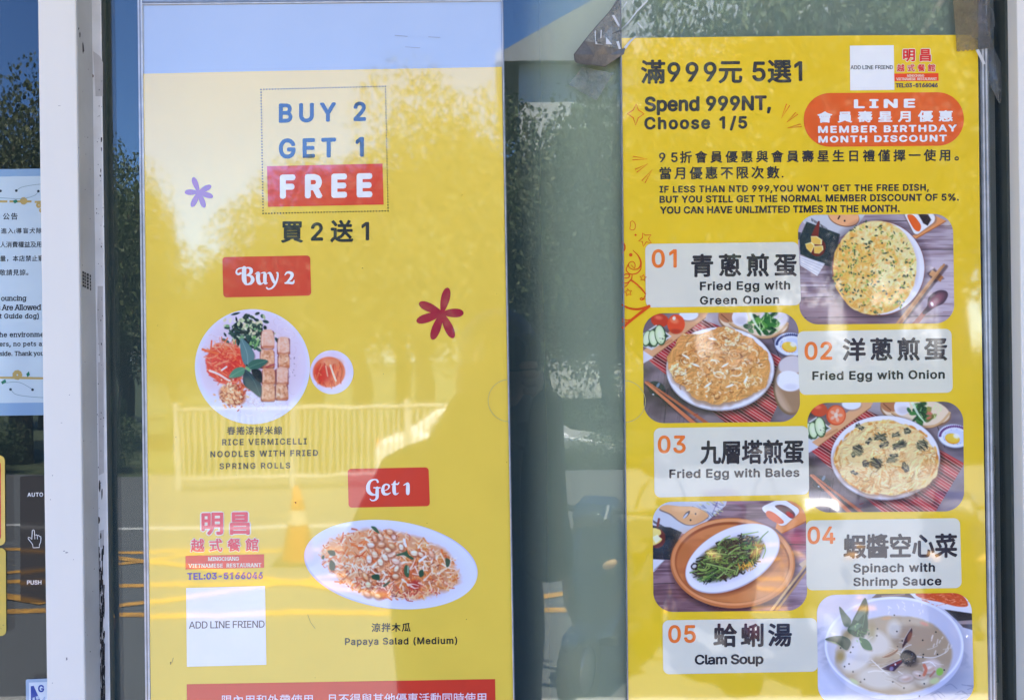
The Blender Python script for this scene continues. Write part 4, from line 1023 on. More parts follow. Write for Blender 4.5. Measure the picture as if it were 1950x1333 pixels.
# ------------------------------------------------------------------ the street behind the camera (seen in the glass and the glossy covers)
def asphalt():
    m, nt, b = nodes("asphalt")
    v = position(nt)
    n = noise(nt, 60, 5, 0.7, v); n2 = noise(nt, 0.6, 4, 0.6, v)
    r = ramp(nt, n.outputs[0], [(0.3, (0.085, 0.086, 0.088)), (0.7, (0.14, 0.14, 0.14))])
    c = mixc(nt, n2.outputs[0], r.outputs[0], (0.09, 0.092, 0.095), 'MIX')
    nt.links.new(c, b.inputs['Base Color']); b.inputs['Roughness'].default_value = 0.85
    nt.links.new(bump(nt, n.outputs[0], 0.01, 0.6), b.inputs['Normal'])
    return m
def paving():
    m, nt, b = nodes("paving")
    t = nt.nodes.new("ShaderNodeTexBrick"); v = position(nt)
    nt.links.new(v, t.inputs['Vector']); t.inputs['Scale'].default_value = 2.0
    t.inputs['Color1'].default_value = (0.66, 0.50, 0.31, 1); t.inputs['Color2'].default_value = (0.60, 0.45, 0.28, 1)
    t.inputs['Mortar'].default_value = (0.34, 0.28, 0.20, 1); t.inputs['Mortar Size'].default_value = 0.012
    nt.links.new(t.outputs[0], b.inputs['Base Color']); b.inputs['Roughness'].default_value = 0.8
    return m

STRUCT = lambda o: tag(o, kind='structure')
RZ = -0.15
STRUCT(MB().box(-200, 200, -15.4, 30, RZ - 0.8, RZ).done('road', asphalt()))
LOWZ = RZ - 0.5
STRUCT(MB().box(-200, 200, -260, -15.4, LOWZ - 0.4, LOWZ).done('ground', simple('rough grass', (.045, .06, .025), .95, var=.3, scale=2)))
mb = MB(); mb.box(-60, 60, -3.95, 6, RZ, 0.0)  # widened out of view, coloured warm and pale to bounce light onto the front
STRUCT(mb.done('pavement', paving()))
STRUCT(MB().box(-60, 60, -4.1, -3.95, RZ, -0.01, 0.015).done('kerb', simple("kerb stone", (0.36, 0.35, 0.33), 0.8)))

YEL = simple("worn yellow road paint", (0.50, 0.255, 0.035), 0.7, var=0.35, scale=9)
WHI = simple("worn white road paint", (0.42, 0.42, 0.41), 0.6, var=0.12, scale=6)
def strip(bm, a, b, w, z):
    a, b = Vector((*a, z)), Vector((*b, z)); d = (b - a).normalized(); n = Vector((-d.y, d.x, 0)) * w / 2
    bm.faces.new([bm.verts.new(p) for p in (a + n, a - n, b - n, b + n)])
bm = bmesh.new()
ya, yb_ = -6.55, -9.0
for i, y in enumerate((ya, -7.55, yb_)): strip(bm, (-14, y), (2.6, y + 0.15), 0.13, RZ + 0.004)
for i in range(-5, 1):
    strip(bm, (i * 3.1, ya - .12), (i * 3.1 + 3.3, yb_ + .2), 0.12, RZ + 0.0065); strip(bm, (i * 3.1 + 2.6, ya - .12), (i * 3.1 - 0.9, yb_ + .2), 0.12, RZ + 0.009)
me = bpy.data.meshes.new('road_marking'); bm.to_mesh(me); bm.free()
STRUCT(put('road_marking', me, YEL))
bm = bmesh.new(); strip(bm, (-30, -10.7), (-1.6, -10.3), 0.16, RZ + 0.004)
me = bpy.data.meshes.new('road_line'); bm.to_mesh(me); bm.free()
STRUCT(put('road_line', me, WHI))

# railing along the far side of the road
FENCE_W = simple("weathered white steel", (0.40, 0.39, 0.36), 0.6, var=.25, scale=3)
rail_y = lambda x: -13.9 - 0.09 * x
root = tag(empty('railing', (-2.3, rail_y(-2.3), RZ)), 'white railing of close upright bars across the road, reflected in the glass', 'railing')
mb = MB()
for z in (0.16, 1.12): mb.tube([(x, rail_y(x), RZ + z) for x in (-4.7, -2, 0.1)], 0.028)
mb.done('rail', FENCE_W, root)
mb = MB()
x = -4.7
while x < 0.1: mb.box(x - .015, x + .015, rail_y(x) - .012, rail_y(x) + .012, RZ + 0.14, RZ + 1.12); x += 0.088
mb.done('bars', FENCE_W, root)
for x in (-4.7, -3.1, -1.5, 0.1): MB().box(x - .04, x + .04, rail_y(x) - .04, rail_y(x) + .04, RZ, RZ + 1.22, .01).done('post', FENCE_W, root)

# white car beyond the railing
def car(x, y, rz, paint):
    r = tag(empty('parked_car', (0, 0, 0)), 'white car parked beyond the railing, reflected in the left poster', 'car')
    prof = [(-2.2, .34), (-2.22, .62), (-2.1, .86), (-1.5, .95), (-1.35, .98), (1.0, .96), (1.75, .86), (2.12, .72), (2.2, .5), (2.16, .3), (-2.1, .28)]
    MB().prism(prof, -.87, .87, 'y', .09).done('body', paint, r)
    cab = [(-1.75, .92), (-1.15, 1.36), (-.7, 1.45), (.1, 1.44), (.6, 1.3), (1.2, .93)]
    MB().prism(cab, -.74, .74, 'y', .08).done('cabin', paint, r)
    g = simple("car glass", (0.03, 0.035, 0.04), 0.06, spec=0.8)
    for s in (-1, 1):
        MB().prism([(-1.3, .99), (-1.02, 1.3), (-.28, 1.37), (-.28, .99)], s * .735, s * .752).done('window', g, r)
        MB().prism([(-.2, .99), (-.2, 1.37), (.12, 1.36), (.5, 1.25), (.95, .99)], s * .735, s * .752).done('window', g, r)
    rub = simple("tyre rubber", (0.025, 0.025, 0.027), 0.8); rim = simple("wheel alloy", (0.55, 0.55, 0.57), 0.3, 0.9)
    for wx in (-1.35, 1.38):
        for s in (-1, 1):
            w = MB().lathe([(.2, -.1), (.3, -.1), (.325, -.06), (.325, .06), (.3, .1), (.2, .1)], (wx, s * .8, .325), 'y').done('wheel', rub, r)
            MB().lathe([(0.0, -.085), (.12, -.09), (.2, -.095), (.2, .095), (.12, .09), (0, .085)], (wx, s * .8, .325), 'y').done('rim', rim, w)
    for s in (-1, 1):
        MB().ellipsoid((2.1, s * .62, .68), (.1, .18, .08)).done('headlight', simple("lamp glass", (.7, .72, .75), .1), r)
        MB().ellipsoid((-2.14, s * .66, .78), (.06, .16, .09)).done('tail_light', simple("red lamp", (.4, .02, .02), .2), r)
        MB().ellipsoid((.75, s * .96, 1.0), (.1, .09, .07)).done('wing_mirror', paint, r)
    r.location = (x, y, LOWZ); r.rotation_euler = (0, 0, rz)
car(-0.15, -17.6, math.radians(5), simple("white car paint", (.82, .82, .82), .25, coat=.6))

# traffic cones
def cone(x, y):
    r = tag(empty('traffic_cone', (x, y, RZ)), 'orange traffic cone on the road, reflected in the left poster', 'traffic cone')
    o = simple("orange plastic", (.32, .085, .025), .6, var=.2)
    MB().box(x - .19, x + .19, y - .19, y + .19, RZ, RZ + .035, .012).done('base', simple("black rubber", (.03, .03, .03), .7), r)
    MB().lathe([(.145, RZ + .035), (.085, RZ + .36), (.065, RZ + .48), (.03, RZ + .70), (.0, RZ + .705)], (x, y, 0)).done('shell', o, r)
    MB().lathe([(.0885, RZ + .355), (.068, RZ + .475)], (x, y, 0)).done('reflective_band', simple("dull band", (.40, .36, .30), .5), r)
cone(-1.95, -8.3)

# scooters parked at the kerb, noses toward the shop
def scooter(loc, rz, paint, label):
    r = empty('scooter', (0, 0, 0)); tag(r, label, 'scooter', None)
    blk = simple("black plastic", (.02, .021, .024), .45); gls = simple("lamp lens", (.06, .07, .085), .05, spec=.8); chrome = simple("mirror glass", (.7, .75, .8), .03, 1.0)
    # front shield: swept panel, widest at mid height
    sec = [(.36, .10), (.5, .17), (.66, .2), (.8, .19), (.92, .15), (1.0, .09)]
    bm = bmesh.new(); rings = []
    for z, w in sec:
        ring = []
        for k in range(13):
            t = -1 + k / 6; ring.append(bm.verts.new((t * w, .52 - .3 * (z - .36) - .16 * t * t - .05 * (z < .5), z)))
        rings.append(ring)
    for a, b in zip(rings, rings[1:]):
        for k in range(12): f = bm.faces.new((a[k], a[k + 1], b[k + 1], b[k])); f.smooth = True
    bmesh.ops.solidify(bm, geom=bm.faces[:], thickness=.03)
    me = bpy.data.meshes.new('front_shield'); bm.to_mesh(me); bm.free(); put('front_shield', me, paint, r)
    MB().ellipsoid((0, .35, .985), (.085, .03, .045)).done('headlight', gls, r)
    for s in (-1, 1): MB().ellipsoid((s * .13, .42, .76), (.045, .03, .025), rot=Matrix.Rotation(-s * .5, 4, 'Y')).done('indicator', simple('indicator lens', (.5, .3, .12), .1), r)
    MB().ellipsoid((0, .56, .40), (.06, .2, .08)).done('front_fender', paint, r)
    MB().tube([(0, .2, 1.0), (0, .5, .3)], .03).done('steering_column', blk, r)
    MB().tube([(-.34, .1, 1.02), (-.2, .2, 1.02), (0, .24, 1.0), (.2, .2, 1.02), (.34, .1, 1.02)], .018).done('handlebar', blk, r)
    MB().prism([(.12, .93), (.2, .9), (.33, .93), (.36, .99), (.3, 1.06), (.18, 1.09), (.1, 1.05)], -.11, .11, 'x', .03).done('handlebar_cover', paint, r)
    for s in (-1, 1):
        MB().tube([(s * .22, .0 + .08, 1.0), (s * .36, .08, 1.02)], .022).done('grip', blk, r)
        a = MB().tube([(s * .2, .2, 1.02), (s * .24, .2, 1.14), (s * .3, .18, 1.22)], .008).done('mirror_arm', blk, r)
        m_ = MB().ellipsoid((s * .32, .18, 1.26), (.085, .02, .055)).done('mirror', blk, r)
        MB().ellipsoid((s * .32, .155, 1.26), (.076, .006, .047)).done('mirror_glass', chrome, m_)
    MB().box(-.14, .14, -.25, .34, .3, .36, .02).done('footboard', blk, r)
    MB().prism([(-.86, .62), (-.8, .72), (-.3, .72), (-.22, .55), (-.25, .34), (-.5, .3), (-.8, .45)], -.14, .14, 'x', .05).done('rear_body', paint, r)
    MB().prism([(-.82, .72), (-.8, .82), (-.5, .8), (-.3, .78), (-.18, .72)], -.13, .13, 'x', .035).done('seat', simple("seat vinyl", (.02, .02, .02), .5), r)
    for y in (.55, -.6):
        w = MB().lathe([(.12, -.05), (.2, -.05), (.235, -.02), (.235, .02), (.2, .05), (.12, .05)], (0, y, .235), 'x').done('wheel', simple("scooter tyre", (.025, .025, .027), .8), r)
        MB().lathe([(0, -.04), (.12, -.045), (.12, .045), (0, .04)], (0, y, .235), 'x').done('rim', simple("scooter rim", (.4, .4, .42), .35, .9), w)
    MB().box(-.07, .07, -.9, -.86, .5, .62, .008).done('tail_light', simple("tail lens", (.4, .02, .02), .2), r)
    r.location = loc; r.rotation_euler = (0, 0, rz)
    return r
scooter((0.55, -4.75, RZ), math.radians(24), simple("dark blue scooter paint", (.02, .035, .07), .15, coat=.8), 'dark blue scooter parked at the kerb, reflected between the posters')
scooter((1.75, -4.9, RZ), math.radians(10), simple("grey scooter paint", (.3, .31, .32), .2, coat=.8), 'pale grey scooter parked at the kerb, reflected low in the right poster')
scooter((2.5, -4.8, RZ), math.radians(18), simple('black scooter paint', (.02, .02, .022), .15, coat=.8), 'black scooter added beyond the grey one to darken the reflection in the right poster')  # black scooter put in for a dark reflection
scooter((1.15, -5.0, RZ), math.radians(-8), simple('maroon scooter paint', (.06, .012, .014), .15, coat=.8), 'dark maroon scooter added between the blue and grey scooters to darken the reflection in the right poster')  # maroon scooter added for the same dark reflection

# trees: tapered trunk with limbs, crowns of many small leaf clumps
BARK = simple("bark", (.12, .09, .065), .9, var=.3)
def leaf_mat(name, c1, c2):
    m, nt, b = nodes(name)
    n = noise(nt, 0.9, 4, .7, position(nt)); r = ramp(nt, n.outputs[0], [(.32, c1), (.68, c2)])
    nt.links.new(r.outputs[0], b.inputs['Base Color']); b.inputs['Roughness'].default_value = .6
    return m
LEAF = [leaf_mat("leaves deep", (.022, .045, .014), (.06, .09, .022)), leaf_mat("leaves mid", (.030, .055, .016), (.08, .105, .025)), leaf_mat("leaves pale", (.04, .062, .02), (.10, .11, .034))]
def crown_mesh(seed, n=21000, lobes=24):
    rng = np.random.RandomState(seed)
    cs = []
    for i in range(lobes):
        v = rng.normal(size=3); v /= np.linalg.norm(v); rr = .62 * rng.rand() ** .4
        cs.append((v[0] * rr, v[1] * rr, v[2] * rr * .9, .22 + .2 * rng.rand()))
    cs = np.array(cs); pick = rng.randint(0, lobes, n)
    d = rng.normal(size=(n, 3)); d /= np.linalg.norm(d, axis=1)[:, None]
    p = cs[pick, :3] + d * (cs[pick, 3] * (rng.rand(n) ** .33) * 1.05)[:, None]
    a = rng.normal(size=(n, 3)); a /= np.linalg.norm(a, axis=1)[:, None]
    b = np.cross(a, rng.normal(size=(n, 3))); b /= np.linalg.norm(b, axis=1)[:, None]
    s = (.009 + .013 * rng.rand(n))[:, None]
    co = np.stack([p - a * s, p + b * s * .6, p + a * s, p - b * s * .6], 1).reshape(-1, 3)
    me = bpy.data.meshes.new('crown'); me.vertices.add(n * 4); me.vertices.foreach_set('co', co.ravel())
    me.loops.add(n * 4); me.loops.foreach_set('vertex_index', np.arange(n * 4, dtype=np.int32))
    me.polygons.add(n); me.polygons.foreach_set('loop_start', np.arange(n, dtype=np.int32) * 4); me.polygons.foreach_set('loop_total', np.full(n, 4, np.int32))
    me.update(calc_edges=True)
    return me
CROWNS = []
for v in range(3):
    me = crown_mesh(70 + v); me.materials.append(LEAF[v]); CROWNS.append(me)
def trunk_mesh(seed):
    r = random.Random(seed); mb = MB()
    mb.tube([(0, 0, 0), (.03, .02, .3), (-.02, .03, .6), (.02, 0, 1)], [.06, .048, .04, .025], 10)
    for i in range(6):
        a = r.uniform(0, 6.28); z = r.uniform(.5, .9); mb.tube([(0, 0, z), (.16 * math.cos(a), .16 * math.sin(a), z + .14), (.34 * math.cos(a), .34 * math.sin(a), z + .34)], [.024, .016, .006], 7)
    bmesh.ops.recalc_face_normals(mb.bm, faces=mb.bm.faces)
    me = bpy.data.meshes.new('trunk'); mb.bm.to_mesh(me); mb.bm.free(); me.materials.append(BARK); return me
TRUNKS = [trunk_mesh(s) for s in (1, 2, 3)]
def tree(x, y, h, rx, label, k, rz, low=.24):
    r = tag(empty('street_tree', (x, y, LOWZ)), label, 'tree', 'trees across the road reflected in the glass')
    t = bpy.data.objects.new('trunk', TRUNKS[k]); COL.objects.link(t); t.parent = r; t.scale = (h * .5, h * .5, h * .6)
    c = bpy.data.objects.new('crown', CROWNS[k]); COL.objects.link(c); c.parent = r
    ch = h * (1 - low); c.location = (0, 0, h * low + ch / 2); c.scale = (rx, rx, ch / 1.75); c.rotation_euler = (0, 0, rz)
def ray_x(px, y): return (px - 975) * K / D * (D + abs(y))
for i, (px, y, top, rx, k) in enumerate(((-120, -24, 30, 3.6, 1), (30, -22, 60, 3.0, 2), (160, -25, 190, 2.6, 1), (235, -27, 250, 2.0, 0), (330, -27, 470, 3.0, 1), (455, -25, 380, 2.8, 0), (575, -24, 270, 2.6, 1), (680, -23, 165, 3.2, 0),
        (800, -22, 105, 3.6, 2), (925, -24, 110, 3.2, 0), (1030, -22, 250, 3.2, 1), (760, -31, 190, 5.0, 0), (900, -31, 130, 4.6, 1), (600, -31, 330, 4.2, 0), (1150, -23, 230, 3.2, 2), (1290, -21, -60, 3.4, 0), (1450, -22, -260, 3.8, 1), (1620, -20, -330, 3.8, 0), (1800, -21, -300, 4.0, 2), (1990, -22, -260, 4.0, 1), (540, -33, 420, 4.5, 2), (1250, -30, 20, 4.0, 1), (90, -34, 130, 4.5, 0))):
    path = D + abs(y); h = (666 - top) * K / D * path + ZC - LOWZ
    tree(ray_x(px, y), y, h, rx, ['tall dark green tree across the road, reflected in the glass', 'bushy mid green tree across the road, reflected in the glass', 'pale green loose tree across the road, reflected in the glass'][k], k, i * 1.3, .12)
# low planting behind the railing
m = crown_mesh(88, 16000, 40)
for i, px in enumerate((-60, 180, 420, 640, 860, 1080, 1300, 1520, 1740, 1960)):
    r = tag(empty('roadside_shrub', (ray_x(px, -20.5), -20.2 - .4 * (i % 3), LOWZ)), 'dense green shrub behind the white railing, reflected in the glass', 'shrub', 'shrubs behind the railing')
    c = bpy.data.objects.new('foliage', m if i % 2 else CROWNS[0]); COL.objects.link(c); c.parent = r
    if i == 1: m.materials.append(LEAF[0])
    big = 1.9 if px > 1200 else 1.0  # right-hand shrubs enlarged to darken the reflection there
    c.location = (0, 0, .75 * big); c.scale = (1.9 * (1.3 if big > 1 else 1), 1.2, (1.0 + .2 * (i % 3)) * big); c.rotation_euler = (0, 0, i)

for i, (px, hh) in enumerate(((1150, 1.3), (1290, 2.2), (1430, 2.6), (1570, 2.5), (1710, 2.7), (1860, 2.6))):  # shrubs added to hide pale patches from the right poster's reflection
    r = tag(empty('roadside_shrub', (ray_x(px, -16.6), -16.6, LOWZ)), 'tall dense shrub added right of the white car to keep the right poster reflection dark', 'shrub', 'shrubs added right of the car')
    c = bpy.data.objects.new('foliage', CROWNS[i % 2]); COL.objects.link(c); c.parent = r
    c.location = (0, 0, hh / 2); c.scale = (1.25, .9, hh / 1.6); c.rotation_euler = (0, 0, i * 1.7)

# pale gabled building behind the trees
BW = simple("pale render", (.62, .60, .56), .8, var=.05)
root = tag(empty('building', (4.5, -46, RZ)), 'pale gabled building behind the trees, reflected above the gap between the posters', 'building')
MB().box(.4, 18, -54, -40, RZ, 13.3).done('wall', BW, root)
MB().prism([(-.4, 13.2), (9.1, 18.4), (18.7, 13.2), (18.7, 12.9), (-.4, 12.9)], -54.6, -39.4).done('roof', simple("grey roof", (.42, .42, .42), .7), root)
for fx in (1.7, 4.7, 7.7, 10.7, 13.7):
    for z in (1.5, 5.0, 8.6):
        f = MB().box(fx, fx + 1.7, -40.02, -39.94, z, z + 1.9).done('window', simple("window frame paint", (.7, .7, .7), .5), root)
        MB().box(fx + .12, fx + 1.58, -39.94, -39.92, z + .12, z + 1.78).done('pane', simple("dark glazing", (.03, .035, .04), .08), f)

# the person taking the picture, seen as a dark shape in the glass
def person():
    r = tag(empty('person', (-.12, -1.46, 0)), 'person in dark clothes holding a camera up to the eye, reflected in the glass', 'person')
    V, E, R = [], [], []
    def chain(pts, rad, start=None):
        prev = start
        for p, q in zip(pts, rad):
            V.append(p); R.append(q); i = len(V) - 1
            if prev is not None: E.append((prev, i))
            prev = i
        return prev
    cx, cy = -.12, -1.46
    pel = chain([(cx, cy, .95)], [(.24, .13)])
    ch = chain([(cx, cy, 1.12), (cx, cy, 1.28), (cx, cy + .01, 1.42)], [(.215, .12), (.195, .12), (.15, .1)], pel)
    nk = chain([(cx + .05, cy + .03, 1.52), (cx + .09, cy + .05, 1.6)], [(.105, .08), (.085, .08)], ch)
    chain([(cx + .09, cy + .06, 1.69), (cx + .09, cy + .06, 1.78)], [(.085, .1), (.07, .085)], nk)
    for s in (-1, 1):
        el = chain([(cx + s * .17, cy + .0, 1.42), (cx + s * (.25 if s < 0 else .21), cy + .04, 1.24), (cx + s * (.24 if s < 0 else .2), cy + .1, 1.2)], [(.085, .08), (.078, .07), (.068, .065)], ch)
        wr = chain([(cx + .06 + s * .13, cy + .16, 1.45), (cx + .12 + s * .085, cy + .185, 1.66)], [(.068, .06), (.04, .036)], el)
        hip = chain([(cx + s * .1, cy, .88), (cx + s * .11, cy + .02, .5), (cx + s * .12, cy - .02, .1), (cx + s * .13, cy + .12, .05)], [(.1, .1), (.07, .07), (.048, .048), (.045, .035)], pel)
    me = bpy.data.meshes.new('body'); me.from_pydata(V, E, []); me.update()
    o = put('body', me, simple("dark clothes", (.018, .02, .026), .85), r)
    sk = o.modifiers.new("skin", 'SKIN'); sk.use_smooth_shade = True
    for v, q in zip(o.data.skin_vertices[0].data, R): v.radius = q
    o.data.skin_vertices[0].data[0].use_root = True
    o.modifiers.new("sub", 'SUBSURF').levels = 1; o.modifiers["sub"].render_levels = 2
    skin = simple("skin", (.45, .28, .2), .5)
    hx = cx + .09
    MB().ellipsoid((hx, cy + .12, 1.70), (.072, .06, .1)).done('face', skin, r)
    mb = MB(); mb.ellipsoid((hx, cy + .04, 1.755), (.1, .115, .1)); mb.done('hair', simple("black hair", (.012, .011, .012), .5), r)
    for s in (-1, 1):
        mb = MB(); bx = hx + s * .085; by = -1.275
        mb.ellipsoid((bx, by - .02, 1.68), (.02, .04, .045))
        for f in range(4): mb.tube([(bx, by, 1.715 - f * .02), (bx - s * .004, by + .035, 1.716 - f * .02), (bx - s * .026, by + .045, 1.715 - f * .02), (bx - s * .036 * (1 - .1 * f), by + .044, 1.712 - f * .02)], [.009, .009, .0085, .007], 8)
        mb.tube([(bx, by - .03, 1.70), (bx - s * .02, by - .045, 1.715), (bx - s * .045, by - .05, 1.72)], [.011, .01, .008], 8)
        mb.done('hand', skin, r)
person()
r = tag(empty('camera_body', (-.03, -1.27, 1.71)), 'black camera held to the eye by the person, reflected in the glass', 'camera')
BLK = simple("camera black", (.015, .015, .016), .5)
MB().box(-.068, .068, -1.30, -1.255, 1.70, 1.79, .008).done('housing', BLK, r)
MB().lathe([(.0, -1.256), (.036, -1.256), (.036, -1.225), (.038, -1.215), (.033, -1.206), (.03, -1.212), (.0, -1.216)], (0, 0, 1.75), 'y').done('lens', BLK, r)

# ------------------------------------------------------------------ the shop front
FRAME, ntf, bf = nodes("white powder coat")
v = position(ntf, 1, 1, 0.35)
n1 = noise(ntf, 3.0, 5, .6, v); n2 = noise(ntf, 90, 3, .7, position(ntf, 1, 1, .5))
c1 = ramp(ntf, n1.outputs[0], [(.3, (.71, .685, .615)), (.7, (.77, .745, .67))])
sp = ramp(ntf, n2.outputs[0], [(.18, (1, 1, 1)), (.24, (0, 0, 0))])
c2 = mixc(ntf, sp.outputs[0], c1.outputs[0], (.52, .51, .5)); ntf.links.new(c2, bf.inputs['Base Color'])
bf.inputs['Roughness'].default_value = .42
GREYF = simple("shaded groove paint", (.37, .365, .345), .6, var=.14, scale=9)
LIP = simple("worn lip paint", (.72, .71, .69), .55, var=.12, scale=20)
GASK = simple("black gasket", (.045, .055, .045), .6, var=.2)
CHIP = simple("bare metal chip", (.018, .016, .016), .7)
RUST = simple("brown residue", (.16, .12, .09), .8, var=.3, scale=60)
RESID = simple("tape residue", (.50, .48, .46), .8, var=.08, scale=70)

ZB, ZT = 0.0, 2.75
def slab(name, mats, parent, x0, x1, y0, y1, z0=ZB, z1=ZT, bev=0.0, label=None):
    return MB().box(x0, x1, y0, y1, z0, z1, bev).done(name, mats, parent, label)
X = lambda px, y=0.0, py=666.5: at(px, py, y).x

# left post of the fixed window, with the groove of the sliding door
post = tag(empty('window_post', (X(120, -.045), 0, 0)), 'white aluminium post with chipped groove between the glass door and left poster', 'window post')
slab('front_face', FRAME, post, X(80.5, -.045), X(152.5, -.045), -.045, .015, bev=.0012)
SX = X(152.5, -.045)
slab('groove', GREYF, post, SX + .0001, SX + .0012, -.0440, -.0008)  # thin plate over the post's side return, its shade put into the grey
slab('lip', LIP, post, X(181.5, -.003), X(200.5, -.003), -.003, .0055, bev=.001)
slab('gasket', GASK, post, X(200.5, -.003), X(206.5, .0), -.0015, .0055)
# chipped paint, tape residue and grime, each a thin patch lying on the face it marks
def patches(name, mats, parent, y, blobs, lift=.0004):
    bm = bmesh.new()
    for i, lp in enumerate(blobs):
        yy = y - lift - i * 2e-6
        f = bm.faces.new([bm.verts.new(at(a, b, yy)) for a, b in lp])
        f.normal_update()
        if f.normal.y > 0: f.normal_flip()
    bmesh.ops.triangulate(bm, faces=[f for f in bm.faces if len(f.verts) > 4])
    me = bpy.data.meshes.new(name); bm.to_mesh(me); bm.free()
    return put(name, me, mats, parent)
def blob(rng, x, y, w, h, n=9, k=.45):
    return [(x + w / 2 * math.cos(t) * (1 - k * rng.random()), y + h / 2 * math.sin(t) * (1 - k * rng.random())) for t in (2 * math.pi * i / n for i in range(n))]
g = random.Random(5)
off = lambda py: 0.010 * (py - 666.5)       # the post leans with the picture's slight roll
LX = lambda px, py: px + off(py)
bl = []
for (x, y, w, h) in ((193, 267, 4, 14), (193, 284, 2, 12), (192, 325, 2, 10), (191, 335, 3, 6), (193, 470, 3, 5), (192, 610, 2, 5), (193, 655, 2, 7), (192, 1020, 4, 14), (195, 1052, 5, 24), (188, 990, 6, 22), (194, 940, 3, 30), (190, 925, 4, 26)): bl.append(blob(g, x, y, w, h))
for k in range(120):
    y = 1036 + 300 * g.random() ** .8; x = 187.5 + g.random() * 9 + (y - 1040) * .012
    h = g.uniform(8, 46); w = g.uniform(.7, 2.6)
    bl.append([(x, y), (x + w, y + g.uniform(-1, 3)), (x + w * g.uniform(.6, 1.2), y + h * .5), (x + w * g.uniform(.3, 1), y + h), (x - g.uniform(0, .6), y + h * .8), (x + g.uniform(-.5, .6), y + h * .4)])
for i in range(60): bl.append(blob(g, g.uniform(184, 198), g.uniform(0, 1333), g.uniform(.8, 2.2), g.uniform(1, 4)))
patches('paint_chip', CHIP, post, -.003, bl)['kind'] = 'stuff'
bl = [[(LX(183, 100) + 0, 98), (191, 108), (196, 120), (196, 184), (182, 184)], [(186, 545), (196, 545), (196, 690), (191, 692), (187, 640), (185, 600)], [(187, 690), (197, 690), (198, 900), (188, 905)], [(190, 1010), (198, 1008), (198, 1042), (191, 1042)]]
patches('tape_residue', RESID, post, -.003, bl, .0002)
bl = [blob(g, 183, 896, 7, 24, 12, .4), blob(g, 176, 145, 6, 8, 9, .3), blob(g, 183, 905, 5, 20)]
patches('grime', RUST, post, -.0032, bl, .0006)
# black flecks in the groove
bl = [blob(g, 166, 92, 5, 26, 11, .6), blob(g, 160, 66, 3, 16, 9, .6), blob(g, 158, 55, 2, 6)]
for i in range(26): bl.append(blob(g, g.uniform(155, 176), g.uniform(20, 1300), g.uniform(.8, 2), g.uniform(1, 3)))
for cx, cw in ((160.5, 3.2), (164, 2.6), (169, 4.0), (174, 2.4)):
    for k in range(5):
        y = 516 + k * 6.2 + (cx - 160) * .5; bl.append([(cx - cw / 2, y), (cx + cw / 2, y + .8), (cx + cw / 2 + g.uniform(-.5, .5), y + 5.6), (cx - cw / 2, y + 5.0)])
def side_pt(px, py, k):
    xw = SX + .0014 + k * 2e-6; y = xw * D / ((px - 975) * K) - D
    p = at(px, py, y); return Vector((xw, min(-.001, max(-.0435, y)), p.z))
bm = bmesh.new()
for i, lp in enumerate(bl): bm.faces.new([bm.verts.new(side_pt(px, py, i)) for px, py in lp])
bmesh.ops.triangulate(bm, faces=[f for f in bm.faces if len(f.verts) > 4])
for f in bm.faces:
    f.normal_update()
    if f.normal.x < 0: f.normal_flip()
me = bpy.data.meshes.new('paint_chip'); bm.to_mesh(me); bm.free(); put('paint_chip', me, CHIP, post)['kind'] = 'stuff'
bl = [blob(g, 127, 1052, 7, 3, 8, .5), blob(g, 122, 1049, 5, 2), blob(g, 127, 1254, 5, 8, 8, .6), blob(g, 96, 951, 3, 2), blob(g, 113, 202, 6, 1.2), blob(g, 117, 805, 5, 1.2), blob(g, 132, 752, 3, 2), blob(g, 100, 1300, 2, 2), blob(g, 140, 1065, 2, 2), blob(g, 100, 905, 2, 3), blob(g, 150, 282, 2, 4)]
patches('scuff', simple("dark scuff", (.2, .19, .2), .7), post, -.045, bl)

# right post, lintel, sill and wall round the opening
rp = tag(empty('window_post', (X(1990, -.03), 0, 0)), 'white aluminium post at the right edge beside the right poster', 'window post')
slab('front_face', FRAME, rp, X(1945, -.03), X(1945, -.03) + .075, -.03, .05, bev=.0012)
slab('gasket', GASK, rp, X(1945, -.03) - .003, X(1945, -.03), -.008, .02)
WALLM = simple("cream wall tile", (.5, .48, .44), .5, var=.06, scale=4)
wl_ = tag(empty('shop_building', (0, .2, 0)), 'pale shop building whose glazed front carries the posters', 'shop building')
MB().box(-6, 6, -.06, .22, ZT, 3.2).done('fascia', WALLM, wl_)
MB().box(-12, 12, -.05, 6, 3.2, 5.0).done('upper_wall', WALLM, wl_)
for s in (-1, 1): MB().box(*sorted((s * 3.2, s * 12)), -.05, 6, 0, 3.2).done('side_wall', WALLM, wl_)
MB().box(-6, 6, -1.7, -.07, 2.98, 3.12).done('added_canopy', simple('canopy metal', (.62, .58, .5), .6), wl_)  # unseen canopy, added to block upper sky light from the shop front
INT = simple("dim interior wall", (.035, .06, .065), .8, var=.06, scale=3)
MB().box(-3.2, 3.2, 2.4, 2.6, 0, 3.2).done('back_wall', INT, wl_)
MB().box(-3.2, 3.2, .12, 2.4, .0, .02).done('floor', simple("interior floor", (.14, .14, .14), .4), wl_)
